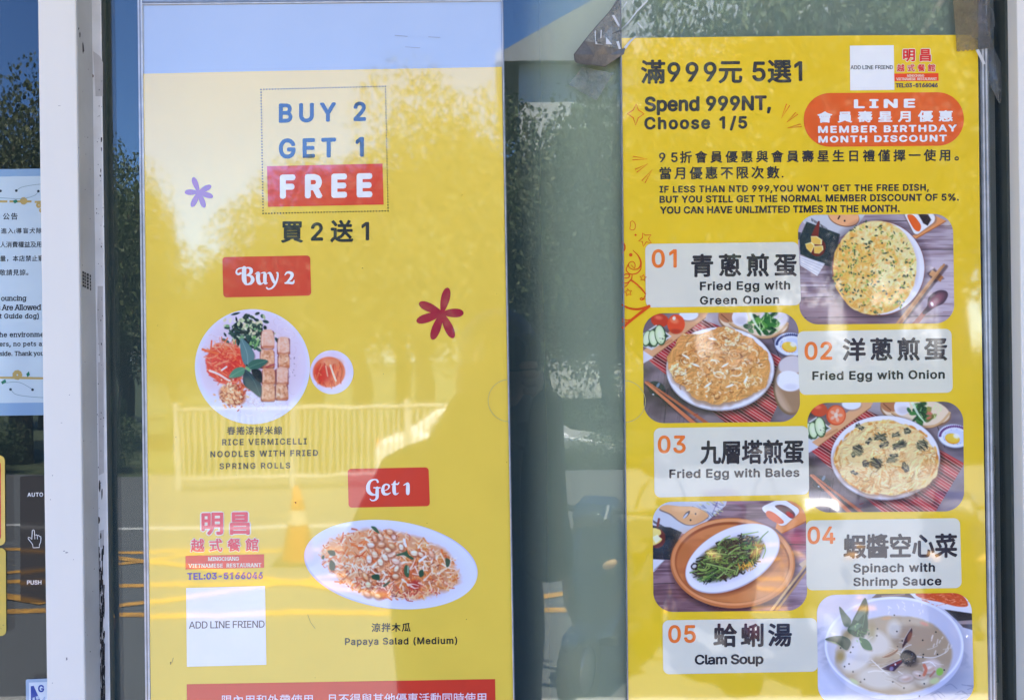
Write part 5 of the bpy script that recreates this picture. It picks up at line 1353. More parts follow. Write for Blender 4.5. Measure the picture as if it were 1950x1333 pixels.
# pale film on the inner face of the glass; its opacity fade is added to draw the gap's soft gradient
m, nt, b = nodes("pale film")
fx0, fx1 = X(985, .014), X(1120, .014)
sx = nt.nodes.new("ShaderNodeSeparateXYZ"); g_ = nt.nodes.new("ShaderNodeNewGeometry"); nt.links.new(g_.outputs['Position'], sx.inputs[0])
n = noise(nt, 6, 3, .6, position(nt, 1, 1, .3)); ma = nt.nodes.new("ShaderNodeMath"); ma.operation = 'MULTIPLY_ADD'
nt.links.new(n.outputs[0], ma.inputs[0]); ma.inputs[1].default_value = .03; nt.links.new(sx.outputs[0], ma.inputs[2])
mr = nt.nodes.new("ShaderNodeMapRange"); mr.interpolation_type = 'SMOOTHSTEP'; nt.links.new(ma.outputs[0], mr.inputs[0])
mr.inputs[1].default_value = fx0 + .015; mr.inputs[2].default_value = fx1 + .015; mr.inputs[3].default_value = 0.0; mr.inputs[4].default_value = .92
nt.links.new(mr.outputs[0], b.inputs['Alpha']); b.inputs['Roughness'].default_value = .7
n2 = noise(nt, 4, 4, .6, position(nt, 1, 1, .4)); r = ramp(nt, n2.outputs[0], [(.3, (.74, .73, .56)), (.7, (.86, .84, .65))]); nt.links.new(r.outputs[0], b.inputs['Base Color'])
fl = tag(empty('pale_film', (X(1440, .014), .014, ZC)), 'pale grey green film inside the glass between and behind the posters, fading at its left', 'window film')
MB().box(fx0, X(1880, .014), .0135, .0145, .06, ZT).done('film', m, fl)

# window glass
GLASS = clear_mat("window glass", 1.56, (.86, .91, .88), 0.0, .02, (.5, .55, .55), .0006)
gp = MB().box(X(204, 0), X(1946, 0), .006, .012, ZB + .05, ZT).done('window_pane', GLASS)
tag(gp, 'large fixed shop window pane behind the two posters', 'window pane')

# sliding glass door at the left
DY = .075
dr = tag(empty('glass_door', (X(-60, DY), DY, 0)), 'glass sliding door at the left edge, partly behind the white post', 'glass door')
MB().box(X(-560, DY), X(150, DY), DY, DY + .01, .08, 2.3).done('pane', clear_mat("door glass", 1.56, (.55, .6, .6), 0, .02, (.4, .45, .45), .0008), dr)
MB().box(X(-560, DY), X(150, DY), DY - .01, DY + .03, .0, .08).done('bottom_rail', FRAME, dr)

# pale panels on the inside of the glass at the right
pn = tag(empty('pale_panel', (X(1925, .03), .03, 1.3)), 'two stacked pale frosted panels behind the glass at the right edge', 'panel')
FRO = simple("frosted panel", (.40, .50, .475), .6, var=.06, scale=30)
FRB = simple("frosted panel lower", (.33, .42, .44), .6, var=.06, scale=30)
a, b = at(1904, 849, .03), at(1990, 1031, .03); MB().box(a.x, b.x, .03, .04, b.z, a.z).done('panel', FRO, pn)
a, b = at(1906, 1036, .03), at(1990, 1227, .03); MB().box(a.x, b.x, .03, .04, b.z, a.z).done('panel', FRB, pn)
a, b = at(1889, 849, .03), at(1903, 1300, .03); MB().box(a.x, b.x, .032, .038, b.z, a.z).done('edge_strip', simple("grey strip", (.10, .14, .135), .6), pn)
# ------------------------------------------------------------------ posters
PHOTO = photo_mat()
INK = (38, 36, 40)
def flower(pr, cx, cy, tips, w, rgb, label):
    loops = []
    for tx, ty in tips:
        L = math.hypot(tx - cx, ty - cy); ux, uy = (tx - cx) / L, (ty - cy) / L
        lp = []
        for k in range(22):
            t = 2 * math.pi * k / 22; a = (1 - math.cos(t)) / 2
            wd = w / 2 * math.sin(t) * (0.75 + .5 * a) * (1 if 0 < k < 22 else 0)
            lp.append((cx + ux * L * a - uy * wd, cy + uy * L * a + ux * wd))
        loops.append(lp)
    loops.append([(cx + w * .42 * math.cos(t), cy + w * .42 * math.sin(t)) for t in (2 * math.pi * k / 14 for k in range(14))])
    pr.loops('flower_motif', loops, rgb, 2, label=label)

def logo(pr, boxes, red, band, white, purple, halo, layer=2):
    """Restaurant name, red name band and telephone line."""
    (a, b, c, bandq, t1, t2, tel) = boxes
    sl = lambda b: b[4] if len(b) > 4 else -.011
    lo = pr.text('restaurant_name', "明昌", *a[:4], red, layer + 2, sl(a), bold=.032)
    pr.text('name_halo', "明昌", a[0] - halo, a[1] + halo, a[2] - halo * .8, a[3] + halo * .8, (236, 214, 196), layer, sl(a), bold=.085, parent=lo)
    lo2 = pr.text('restaurant_name', "越式餐館", *b[:4], red, layer + 2, sl(b), bold=.022)
    pr.text('name_halo', "越式餐館", b[0] - halo * .7, b[1] + halo * .7, b[2] - halo * .6, b[3] + halo * .6, (234, 212, 192), layer, sl(b), bold=.075, parent=lo2)
    bd = pr.loops('name_band', [rquad(bandq, 0)], band, layer)
    pr.text('lettering', "MINGCHANG", *t1[:4], white, layer + 1, sl(t1), bold=.02, parent=bd, serif=True)
    pr.text('lettering', "VIETNAMESE  RESTAURANT", *t2[:4], white, layer + 1, sl(t2), bold=.02, parent=bd, serif=True)
    pr.text('telephone_number', "TEL:03-5166046", *tel[:4], purple, layer + 1, sl(tel), bold=.028, serif=True)

# ---- left poster -------------------------------------------------
YL = (234, 190, 72)
lp_root = tag(empty('promotional_poster', (X(620), 0, ZC)), 'yellow buy two get one free poster with noodle bowl and oval salad plate', 'poster')
L = Print(lp_root, 0.0)
L.loops('sheet', [[(272.5, 141), (500, 136), (730, 132), (955.5, 128), (979.5, 1420), (740, 1414), (500, 1418), (288, 1424), (280.5, 800)]], YL, 0)
dots = []
for (a, b) in (((497, 171), (734, 165)), ((734, 165), (739, 402)), ((739, 402), (501, 407)), ((501, 407), (497, 171))):
    n = 43
    for k in range(n):
        x, y = a[0] + (b[0] - a[0]) * k / n, a[1] + (b[1] - a[1]) * k / n
        dots.append([(x + 1.45 * math.cos(t), y + 1.45 * math.sin(t)) for t in (2 * math.pi * j / 7 for j in range(7))])
L.loops('dotted_border', dots, (50, 46, 36), 2)
hd = (24, 26, 30)
L.text('lettering', "BUY 2", 531, 697, 197.5, 235, hd, 2, -.022, .028, .96)
L.text('lettering', "GET 1", 531, 693, 264.5, 303, hd, 2, -.022, .028, .96)
bx = L.loops('headline_box', [rquad([(508.3, 317), (728.5, 312), (730.6, 390), (510.4, 394.5)], 0)], (205, 66, 46), 2)
L.text('lettering', "FREE", 533, 709, 333, 379, (232, 226, 236), 3, -.017, .045, .96, parent=bx)
L.text('subheading', "買2送1", 535, 703, 420, 463, (40, 44, 48), 2, -.008, .03)
flower(L, 378.5, 366.5, [(367.5, 338), (402, 354), (405.5, 375.5), (389.5, 396), (365, 394.5), (351.5, 366.5)], 10.5, (140, 56, 84), 'small purple six petal flower')
flower(L, 841.5, 596.5, [(853, 548), (883, 596), (863.5, 644), (823, 647), (793, 612.5), (798, 577)], 16.5, (152, 24, 50), 'large crimson six petal flower')

def script_word(pr, parent, org, sc, strokes):
    loops = []
    for pts, w in strokes: loops += ribbon(pts, w, 6)
    pr.loops('lettering', loops, (236, 234, 246), 3, parent, xf=lambda x, y: (org[0] + x * sc, org[1] + y * sc))
bx = L.loops('offer_box', [rquad([(423.3, 489.8), (590.6, 486.7), (592.7, 563.2), (425.3, 566.7)], 6.5)], (200, 68, 48), 2, label='red box reading Buy 2')
script_word(L, bx, (410, 480), .10256, [
    ([(470, 395), (425, 415), (392, 385), (405, 330), (470, 300), (560, 298)], [40, 40, 36, 26, 26, 30]),
    ([(537, 300), (533, 420), (540, 530), (575, 600)], [78, 84, 84, 40]),
    ([(540, 300), (620, 296), (664, 330), (655, 390), (590, 428)], [24, 34, 64, 56, 16]),
    ([(580, 432), (660, 450), (694, 510), (665, 575), (600, 602), (545, 590)], [18, 46, 70, 56, 32, 30]),
    ([(738, 410), (770, 388), (795, 400), (792, 500), (815, 575), (860, 590), (900, 560)], [12, 26, 70, 72, 66, 30, 14]),
    ([(845, 395), (905, 385), (922, 420), (920, 510), (930, 575), (968, 578)], [12, 34, 66, 66, 60, 16]),
    ([(965, 400), (1010, 390), (1035, 430), (1070, 520), (1100, 580)], [14, 40, 58, 60, 40]),
    ([(1135, 385), (1158, 395), (1155, 480), (1110, 600), (1050, 670), (985, 688), (955, 665)], [16, 34, 36, 38, 32, 28, 30]),
    ([(1292, 430), (1330, 385), (1390, 385), (1425, 420), (1400, 490), (1310, 580)], [16, 36, 50, 66, 50, 20]),
    ([(1298, 578), (1360, 572), (1440, 575), (1465, 525)], [30, 44, 46, 14])])
bx = L.loops('offer_box', [rquad([(662, 892.6), (816.2, 889.6), (818.6, 963.4), (663.8, 966.4)], 6.5)], (200, 64, 44), 2, label='red box reading Get 1')
script_word(L, bx, (650, 880), .0923, [
    ([(752, 405), (735, 368), (680, 356), (600, 390), (555, 480), (560, 590), (620, 655), (700, 670), (745, 640)], [44, 36, 26, 50, 76, 82, 60, 30, 30]),
    ([(672, 525), (740, 530), (800, 525)], [26, 32, 26]),
    ([(742, 530), (738, 640), (735, 730), (690, 780), (630, 788), (590, 755)], [62, 72, 60, 34, 26, 14]),
    ([(880, 590), (960, 550), (985, 490), (940, 455), (880, 480), (855, 570), (880, 645), (950, 660), (1018, 625)], [14, 22, 40, 30, 46, 70, 66, 40, 12]),
    ([(1110, 385), (1090, 450), (1088, 560), (1100, 640), (1140, 655), (1180, 630)], [20, 60, 74, 64, 34, 12]),
    ([(1035, 458), (1090, 442), (1160, 452), (1188, 415)], [18, 28, 30, 18]),
    ([(1285, 472), (1330, 450), (1370, 450), (1372, 560), (1370, 640)], [16, 30, 66, 80, 72])])
cv = paint_vermicelli()
photo_ellipse('dish_photo', L, cv, 480.7, 698.2, 109.6, 109.3, 0, 2, 'round white bowl of noodles, carrot and spring rolls')
photo_ellipse('dish_photo', L, cv, 631.8, 708.7, 41.2, 41.6, 0, 2.6, 'small bowl of red dipping sauce')
photo_ellipse('dish_photo', L, paint_papaya(), 744.3, 1074.5, 166.2, 83.3, 7.2, 2, 'oval white plate of papaya salad')
tx = (66, 60, 50)
L.text('dish_caption', "春捲涼拌米線", 432, 537.5, 812, 828, tx, 2, -.006, .02)
L.text('dish_caption', "RICE VERMICELLI", 423, 584, 836, 848, tx, 2, -.012, .022)
L.text('dish_caption', "NOODLES WITH FRIED", 400.5, 605.5, 858.8, 870.8, tx, 2, -.013, .026)
L.text('dish_caption', "SPRING ROLLS", 418, 552.5, 881.8, 893.4, tx, 2, -.012, .022)
L.text('dish_caption', "涼拌木瓜", 707.5, 782, 1186, 1203, INK, 2, -.01, .02)
L.text('dish_caption', "Papaya Salad (Medium)", 657, 870.5, 1213.8, 1231.2, INK, 2, -.011, .018)
logo(L, ((383.5, 475.5, 975.5, 1019, -.01, ), (363, 492, 1025.5, 1051, -.012), None,
        [(353.3, 1058), (502.7, 1055), (502.8, 1080.6), (353.3, 1084)], (396, 455, 1060.2, 1067.6, ), (358.5, 497.5, 1073.2, 1080.8), (356.6, 500.5, 1090.4, 1103.6)),
     (208, 44, 74), (212, 74, 62), (240, 220, 200), (72, 52, 150), 2.6)
card = L.loops('contact_card', [rquad([(354.5, 1119.2), (504.6, 1115.2), (507.2, 1265), (356, 1268.8)], 0)], (226, 224, 232), 2)
L.text('lettering', "ADD LINE FRIEND", 359.8, 503.8, 1183, 1196.4, (92, 80, 74), 3, -.014, .006, parent=card)
bx = L.loops('terms_box', [rquad([(355.6, 1302.2), (942.8, 1292.4), (945, 1415), (357, 1416)], 0)], (198, 58, 40), 2)
wh = (222, 206, 214)
L.text('lettering', "限內用和外帶使用，", 422.6, 606, 1322.6, 1343.4, wh, 3, -.008, .008, parent=bx)
L.text('lettering', "且不得與其他優惠活動同時使用", 623, 926, 1320.4, 1341, wh, 3, -.008, .008, parent=bx)

sp = []
for x, y, w, h_ in ((563, 957, 2.2, 6), (690, 511, 2, 2.4), (335, 832, 2, 2), (325, 1262, 2, 9), (888, 1179, 2, 2), (813, 996, 1.6, 1.6), (730, 712, 1.6, 1.6), (450, 905, 1.2, 1.2), (880, 372, 2, 1.6), (946, 560, 1.4, 1.4), (300, 620, 1.2, 1.6), (965, 880, 1.6, 1.6), (600, 1290, 1.4, 1.4)): sp.append(blob(g, x, y, w, h_))
L.loops('speck', sp, (60, 44, 30), 4)['kind'] = 'stuff'
L.loops('scratch', ribbon([(586, 1170), (592, 1185), (600, 1196)], .7) + ribbon([(752, 68), (776, 70)], .8) + ribbon([(816, 71), (838, 72)], .7) + ribbon([(772, 90), (800, 92)], .6) + ribbon([(330, 1252), (327, 1262)], .8), (120, 110, 80), 4)

# ---- right poster ------------------------------------------------
YR = (230, 185, 34)
rp_root = tag(empty('promotional_poster', (X(1530), 0, ZC)), 'yellow spend 999 poster listing five numbered dishes with photographs', 'poster')
R_ = Print(rp_root, 0.0)
R_.loops('sheet', [[(1183, 73), (1400, 70.5), (1640, 68), (1862, 67), (1866, 420), (1872, 780), (1882, 1333), (1884, 1420), (1197, 1424), (1195.5, 1333), (1188, 700)]], YR, 0)
dk = (48, 43, 50)
R_.text('headline', "滿999元 5選1", 1220.5, 1528, 114.5, 160.5, dk, 2, -.006, .028)
R_.text('subheading', "Spend 999NT,", 1227.4, 1468.5, 184.5, 220.5, dk, 2, -.011, .032, 1.0)
R_.text('subheading', "Choose 1/5", 1227, 1423, 222.5, 250.5, dk, 2, -.009, .032, 1.04)
card = R_.loops('contact_card', [rquad([(1618.4, 87.7), (1702, 86.8), (1703.2, 171.8), (1619, 172.7)], 0)], (232, 232, 236), 2)
R_.text('lettering', "ADD LINE FRIEND", 1619.6, 1700.6, 125.4, 132.8, (40, 42, 52), 3, -.006, .012, parent=card)
logo(R_, ((1719.6, 1772.6, 94, 118, -.004), (1708, 1780.8, 123, 137.2, -.004), None,
        [(1703, 140.8), (1787.2, 140), (1787.4, 154.6), (1703.6, 155.3)], (1727, 1760, 142.6, 147, -.003), (1706.2, 1784.2, 148.6, 153.6, -.003), (1705.6, 1785.8, 159.2, 167.4, -.004)),
     (206, 30, 40), (222, 62, 30), (240, 200, 180), (44, 44, 84), 1.6)
bd = R_.loops('discount_badge', [rquad([(1530.3, 178.2), (1835, 176), (1836, 277.8), (1531, 280.6)], 50, 16)], (214, 88, 34), 2, label='orange rounded badge with white lettering')
wt = (236, 230, 232)
R_.text('lettering', "LINE", 1626, 1743, 189.8, 207, wt, 3, -.01, .04, 1.9, parent=bd)
R_.text('lettering', "會員壽星月優惠", 1556.5, 1814.5, 212.8, 234.6, wt, 3, -.009, .035, 1.3, parent=bd)
R_.text('lettering', "MEMBER BIRTHDAY", 1557.8, 1822, 240.6, 254, wt, 3, -.011, .035, 1.4, parent=bd)
R_.text('lettering', "MONTH DISCOUNT", 1558.4, 1803, 259.4, 272.6, wt, 3, -.01, .035, 1.4, parent=bd)
R_.text('terms', "95折會員優惠與會員壽星生日禮僅擇一使用。", 1255, 1826, 288.6, 311.6, dk, 2, -.008, .024)
R_.text('terms', "當月優惠不限次數.", 1256, 1492, 318.4, 342.4, dk, 2, -.008, .024)
R_.text('terms', "IF LESS THAN NTD 999,YOU WON'T GET THE FREE DISH,", 1256, 1769, 354.4, 370.2, dk, 2, -.0075, .028, 1.03)
R_.text('terms', "BUT YOU STILL GET THE NORMAL MEMBER DISCOUNT OF 5%.", 1256, 1826, 373.2, 387.2, dk, 2, -.0075, .028, 1.03)
R_.text('terms', "YOU CAN HAVE UNLIMITED TIMES IN THE MONTH.", 1257, 1713.4, 393.6, 407.8, dk, 2, -.0075, .028, 1.03)
OR = (206, 78, 18)
q4 = lambda x, y: (1180 + x * .3949, y * .3949)
def outline(name, shapes, w, layer=2, xf=q4, closed=True, smooth=False):
    lo = []
    for s in shapes: lo += ribbon(s, w, 5, closed, smooth)
    return R_.loops(name, lo, OR, layer, xf=xf)
outline('burst_mark', [[(805, 502), (820, 510), (780, 572)], [(848, 545), (860, 552), (805, 592)], [(872, 600), (878, 612), (808, 618)]], 4.2)
outline('burst_mark', [[(65, 755), (62, 773), (135, 768)], [(75, 818), (82, 833), (137, 790)], [(107, 873), (122, 883), (158, 818)]], 4.2)
outline('sparkle', [[(80, 503), (90, 532), (118, 550), (90, 570), (77, 605), (66, 570), (38, 550), (66, 532)]], 4.4)
q8 = lambda x, y: (1180 + x * .18735, 400 + y * .18735)
def star5(cx, cy, r, a0, k=.45):
    return [(cx + (r if i % 2 == 0 else r * k) * math.cos(a0 + i * math.pi / 5), cy + (r if i % 2 == 0 else r * k) * math.sin(a0 + i * math.pi / 5)) for i in range(10)]
rb8 = lambda p, w, *a: ribbon(p, [v * 1.35 for v in w] if isinstance(w, list) else w * 1.35, *a)
lo = []
lo += rb8([(110, 125), (135, 115), (158, 145), (155, 190), (130, 205), (105, 192), (112, 155)], 5, 6, True)
lo += rb8([(232, 235), (262, 258), (320, 253), (292, 292), (322, 337), (270, 326), (240, 372), (230, 322), (193, 318), (232, 284)], 7, 4, True, False)
lo += rb8([(24, 325), (50, 355), (52, 400), (26, 436)], [4, 10, 10, 4])
lo += rb8([(135, 410), (190, 468), (216, 535), (196, 590), (140, 606), (96, 582), (92, 545), (128, 524), (156, 550), (150, 592), (118, 560)], [5, 9, 13, 10, 7, 6, 6, 6, 6, 5, 4])
lo += rb8([(84, 560), (68, 612), (108, 652), (172, 645), (212, 605), (222, 545)], [6, 7, 8, 8, 8, 5])
lo += rb8([(38, 675), (62, 652), (100, 662), (88, 688), (52, 692)], 8, 6, True)
lo += rb8([(128, 655), (118, 705), (75, 742), (28, 738)], [5, 9, 9, 5]); lo += rb8([(100, 730), (70, 770), (26, 798)], [4, 7, 4])
lo += rb8([(115, 712), (170, 752), (225, 806), (262, 852)], [14, 12, 12, 10])
lo += rb8(star5(88, 838, 40, -.5), 6, 3, True, False); lo += rb8(star5(238, 690, 36, -.2), 6, 3, True, False)
lo += rb8([(250, 905), (222, 916), (208, 905), (222, 893), (240, 905), (262, 868)], 7)
lo += rb8([(27, 965), (100, 1000), (190, 1008), (290, 984)], [12, 15, 17, 20]); lo += rb8([(300, 978), (130, 1110), (34, 1196)], [22, 20, 18], 3)
lo += rb8([(30, 1108), (75, 1120), (120, 1112)], 9); lo += rb8([(30, 1136), (60, 1142), (95, 1140)], 9)
for cx, cy, r in ((162, 255, 11), (113, 457, 18)): lo.append([(cx + r * math.cos(t), cy + r * math.sin(t)) for t in (2 * math.pi * k / 16 for k in range(16))])
R_.loops('confetti_drawing', lo, OR, 1.6, xf=q8, label='orange line drawing of a party popper and confetti')

CARD, NUM = (206, 203, 184), (222, 110, 40)
def dish_card(q, label, num, nb, zh, zb, lines):
    c = R_.loops('dish_card', [rquad(q, 12)], CARD, 2.6, label=label)
    R_.text('number', num, *nb, NUM, 3.6, -.008, .02, parent=c)
    R_.text('dish_name', zh, *zb, (46, 41, 46), 3.6, -.008, .03, parent=c)
    for s, b in lines: R_.text('caption', s, *b, (40, 36, 40), 3.6, -.011, .026, 1.14, parent=c)
photo_quad('dish_photo', R_, paint_green_onion(), [(1519, 409.8), (1814.5, 407.6), (1817.4, 615.6), (1523, 618)], 36, 2, 'round omelette with green onion on a white plate')
photo_quad('dish_photo', R_, paint_onion(), [(1224.3, 597), (1519.8, 594.4), (1524, 803), (1226.2, 806)], 38, 2, 'browned onion omelette on a white plate and red mat')
photo_quad('dish_photo', R_, paint_basil(), [(1537, 767.4), (1833.8, 764.4), (1836.4, 973), (1541, 975.8)], 38, 2, 'golden omelette with dark basil leaves on a white plate')
photo_quad('dish_photo', R_, paint_spinach(), [(1242.6, 955.4), (1534.8, 952.6), (1537.4, 1162), (1244.6, 1165)], 38, 2, 'green stir fried stems on an oval plate and wooden tray')
photo_quad('dish_photo', R_, paint_soup(), [(1555.2, 1132.5), (1849.8, 1128), (1855, 1338), (1558, 1341)], 36, 2, 'white bowl of clam soup with basil sprig')
dish_card([(1228.6, 464.8), (1520.8, 461), (1525.6, 581.2), (1230, 585.8)], 'pale card numbered 01', "01", (1241, 1288.8, 475, 510.6), "青蔥煎蛋", (1316, 1517.8, 483.8, 528.6), [("Fried Egg with", (1332.8, 1504.8, 536.4, 557.6)), ("Green Onion", (1332.8, 1484, 564, 580.4))])
dish_card([(1518, 631.2), (1811.8, 626.2), (1814.6, 747.6), (1522.6, 751.8)], 'pale card numbered 02', "02", (1532, 1585, 650.8, 686), "洋蔥煎蛋", (1604.5, 1804, 643.4, 688.4), [("Fried Egg with Onion", (1547, 1799.2, 706.8, 728.4))])
dish_card([(1245, 815), (1539, 811), (1541, 941), (1246.4, 946.8)], 'pale card numbered 03', "03", (1252.6, 1305.8, 829, 863.4), "九層塔煎蛋", (1333.4, 1530.8, 838, 884.6), [("Fried Egg with Bales", (1274.6, 1522.5, 893.2, 915))])
dish_card([(1534.7, 990.6), (1828, 986.2), (1831.4, 1119), (1536, 1123.6)], 'pale card numbered 04', "04", (1537.6, 1590.8, 1002, 1036), "蝦醬空心菜", (1606, 1823.2, 1016.6, 1063.4), [("Spinach with", (1625, 1780.6, 1072.6, 1094.2)), ("Shrimp Sauce", (1625, 1793, 1098.8, 1120))])
dish_card([(1261.7, 1180.6), (1555.5, 1176.2), (1557.6, 1278), (1263, 1283.2)], 'pale card numbered 05', "05", (1272.4, 1325.2, 1189.6, 1224), "蛤蜊湯", (1358.4, 1508, 1186.6, 1232), [("Clam Soup", (1323, 1454, 1245.8, 1269.8))])

# ------------------------------------------------------------------ acrylic sleeves
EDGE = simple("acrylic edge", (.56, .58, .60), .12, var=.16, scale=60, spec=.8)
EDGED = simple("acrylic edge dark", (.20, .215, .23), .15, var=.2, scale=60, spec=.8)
SHEET = clear_mat("clear acrylic", 1.5, (.93, .95, .95), 0, .05, (.8, .85, .85), .0004)
def edge_bar(name, pa, pb, w, y0, y1, m, parent):
    """Bar along a line of layout points at the poster plane, w layout units wide."""
    d = Vector((pb[0] - pa[0], pb[1] - pa[1])).normalized(); n = Vector((-d.y, d.x)) * w / 2
    c = [(pa[0] + n.x, pa[1] + n.y), (pb[0] + n.x, pb[1] + n.y), (pb[0] - n.x, pb[1] - n.y), (pa[0] - n.x, pa[1] - n.y)]
    f = [at(*p, 0) for p in c]
    return MB().hexa([Vector((p.x, y0, p.z)) for p in f], [Vector((p.x, y1, p.z)) for p in f]).done(name, m, parent)
hl = tag(empty('sign_holder', (X(620), .003, ZC)), 'clear acrylic sleeve holding the left poster, with pale backing above it', 'sign holder')
MB().hexa([at(*p, .0008) for p in ((271, -30), (953.5, -36), (979, 1424), (287, 1430))], [at(*p, .0052) for p in ((271, -30), (953.5, -36), (979, 1424), (287, 1430))]).done('backing_sheet', None or print_mat((158, 163, 166), "backing"), hl)
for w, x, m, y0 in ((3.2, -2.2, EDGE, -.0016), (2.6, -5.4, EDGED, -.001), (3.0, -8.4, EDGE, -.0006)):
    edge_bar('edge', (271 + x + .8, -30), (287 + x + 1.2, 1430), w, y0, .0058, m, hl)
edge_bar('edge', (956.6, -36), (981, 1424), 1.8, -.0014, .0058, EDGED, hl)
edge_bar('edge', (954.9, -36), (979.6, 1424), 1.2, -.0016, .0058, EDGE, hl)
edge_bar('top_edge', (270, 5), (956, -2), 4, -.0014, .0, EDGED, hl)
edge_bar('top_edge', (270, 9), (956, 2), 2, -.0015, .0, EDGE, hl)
NOTCH = simple("notch edge", (.50, .44, .18), .3)
def arc_line(cx, cy, r, a0, a1, w, parent):
    p = [(cx + r * math.cos(a0 + (a1 - a0) * k / 40), cy + r * math.sin(a0 + (a1 - a0) * k / 40)) for k in range(41)]
    pr = Print(parent, -.0006)
    return pr.loops('thumb_notch', ribbon(p, w, 1, False, False), None, 0, parent, mat=NOTCH)
arc_line(969.6, 762.5, 40, math.radians(92), math.radians(267), 1.1, hl)
hr = tag(empty('sign_holder', (X(1530), .003, ZC)), 'clear acrylic sleeve holding the right poster, taped at its top corners', 'sign holder')
MB().hexa([at(*p, .0012) for p in ((1182, -40), (1881, -44), (1898, 1424), (1196, 1430))], [at(*p, .0056) for p in ((1182, -40), (1881, -44), (1898, 1424), (1196, 1430))]).done('clear_sheet', SHEET, hr)
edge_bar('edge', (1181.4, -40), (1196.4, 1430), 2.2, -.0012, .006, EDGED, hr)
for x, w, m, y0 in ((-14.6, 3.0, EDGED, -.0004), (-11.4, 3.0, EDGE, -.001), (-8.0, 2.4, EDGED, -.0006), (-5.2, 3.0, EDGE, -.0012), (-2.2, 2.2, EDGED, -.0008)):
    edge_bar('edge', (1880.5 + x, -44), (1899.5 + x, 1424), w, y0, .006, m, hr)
arc_line(1189.5, 764.5, 39.5, math.radians(-88), math.radians(88), 1.1, hr)

# ------------------------------------------------------------------ tape at the right sleeve's corners
def tape_mat(name, c, alpha, rough):
    m, nt, b = nodes(name)
    n = noise(nt, 45, 5, .7, position(nt)); n2 = noise(nt, 160, 3, .7, position(nt))
    r = ramp(nt, n.outputs[0], [(.35, tuple(v * .5 for v in c)), (.7, c)])
    nt.links.new(r.outputs[0], b.inputs['Base Color']); b.inputs['Roughness'].default_value = rough
    b.inputs['Specular IOR Level'].default_value = .8
    a = nt.nodes.new("ShaderNodeMapRange"); nt.links.new(n2.outputs[0], a.inputs[0]); a.inputs[1].default_value = .3; a.inputs[2].default_value = .7
    a.inputs[3].default_value = alpha - .12; a.inputs[4].default_value = min(1, alpha + .12)
    nt.links.new(a.outputs[0], b.inputs['Alpha'])
    nt.links.new(bump(nt, n.outputs[0], .004, .7), b.inputs['Normal'])
    b.inputs['Coat Weight'].default_value = .25
    return m
TAPE = tape_mat("grubby clear tape", (.36, .37, .35), .62, .25)
TAPED = tape_mat("dirt blackened tape", (.125, .12, .112), .93, .4)
TAPEB = tape_mat("brown aged tape", (.34, .25, .10), .46, .35)
def facets(name, pts, tris, mats, parent, thick=.0004):
    P = [at(p[0], p[1], -p[2]) for p in pts]; n = len(P)
    vs = P + [p + Vector((0, thick, 0)) for p in P]
    fs = [tuple(t) for t in tris] + [tuple(n + i for i in t[::-1]) for t in tris]
    me = mesh(name, vs, fs)
    for p in me.polygons[:len(tris)]:
        if p.normal.y > 0: p.flip()
    return put(name, me, mats, parent)
q7 = lambda x, y, z: (1080 + x * .1231, y * .1231, z)
tp = tag(empty('tape', (X(1150), -.002, ZC + .37)), 'crumpled dirt blackened tape lifting from the left top corner of the right sleeve', 'tape')
P = [q7(*p) for p in ((800, -60, .002), (640, 210, .009), (450, 420, .013), (270, 640, .012), (420, 660, .016), (580, 715, .013), (700, 740, .010), (830, 770, .003), (830, 450, .002), (700, 400, .012), (720, 250, .008), (560, 560, .017), (830, 200, .002))]
facets('fold', P, [(0, 1, 10), (0, 10, 12), (1, 2, 9), (1, 9, 10), (10, 9, 8), (10, 8, 12), (2, 3, 4), (2, 4, 11), (2, 11, 9), (4, 5, 11), (11, 5, 6), (11, 6, 9), (9, 6, 8), (8, 6, 7)], TAPE, tp)
P = [q7(*p) for p in ((270, 640, .012), (420, 660, .016), (580, 715, .013), (830, 770, .0035), (905, 740, .002), (880, 830, .002), (700, 950, .004), (585, 1030, .005), (380, 1000, .009), (210, 985, .01), (130, 950, .011), (110, 850, .013), (420, 850, .012), (640, 860, .008))]
facets('dirty_end', P, [(0, 1, 12), (1, 2, 12), (2, 13, 12), (2, 3, 13), (3, 5, 13), (3, 4, 5), (5, 6, 13), (6, 7, 13), (7, 8, 13), (8, 12, 13), (8, 9, 12), (9, 10, 12), (10, 11, 12), (11, 0, 12)], TAPED, tp)
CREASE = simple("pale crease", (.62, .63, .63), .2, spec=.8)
pr = Print(tp, -.0022)
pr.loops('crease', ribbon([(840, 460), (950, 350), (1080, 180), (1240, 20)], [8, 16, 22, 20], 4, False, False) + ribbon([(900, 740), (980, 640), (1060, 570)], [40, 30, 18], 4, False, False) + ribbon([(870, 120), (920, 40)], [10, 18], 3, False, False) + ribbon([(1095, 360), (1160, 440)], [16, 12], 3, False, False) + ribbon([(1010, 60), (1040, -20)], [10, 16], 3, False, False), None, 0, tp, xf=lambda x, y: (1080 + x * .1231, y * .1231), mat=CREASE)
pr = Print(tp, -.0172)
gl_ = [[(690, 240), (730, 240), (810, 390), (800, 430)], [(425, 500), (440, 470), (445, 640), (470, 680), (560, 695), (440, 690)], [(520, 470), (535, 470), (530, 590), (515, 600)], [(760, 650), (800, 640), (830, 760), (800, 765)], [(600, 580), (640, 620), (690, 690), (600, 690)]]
pr.loops('painted_glint', gl_, None, 0, tp, xf=lambda x, y: (1080 + x * .1231, y * .1231), mat=CREASE)  # pale patches painted on the folds as glints

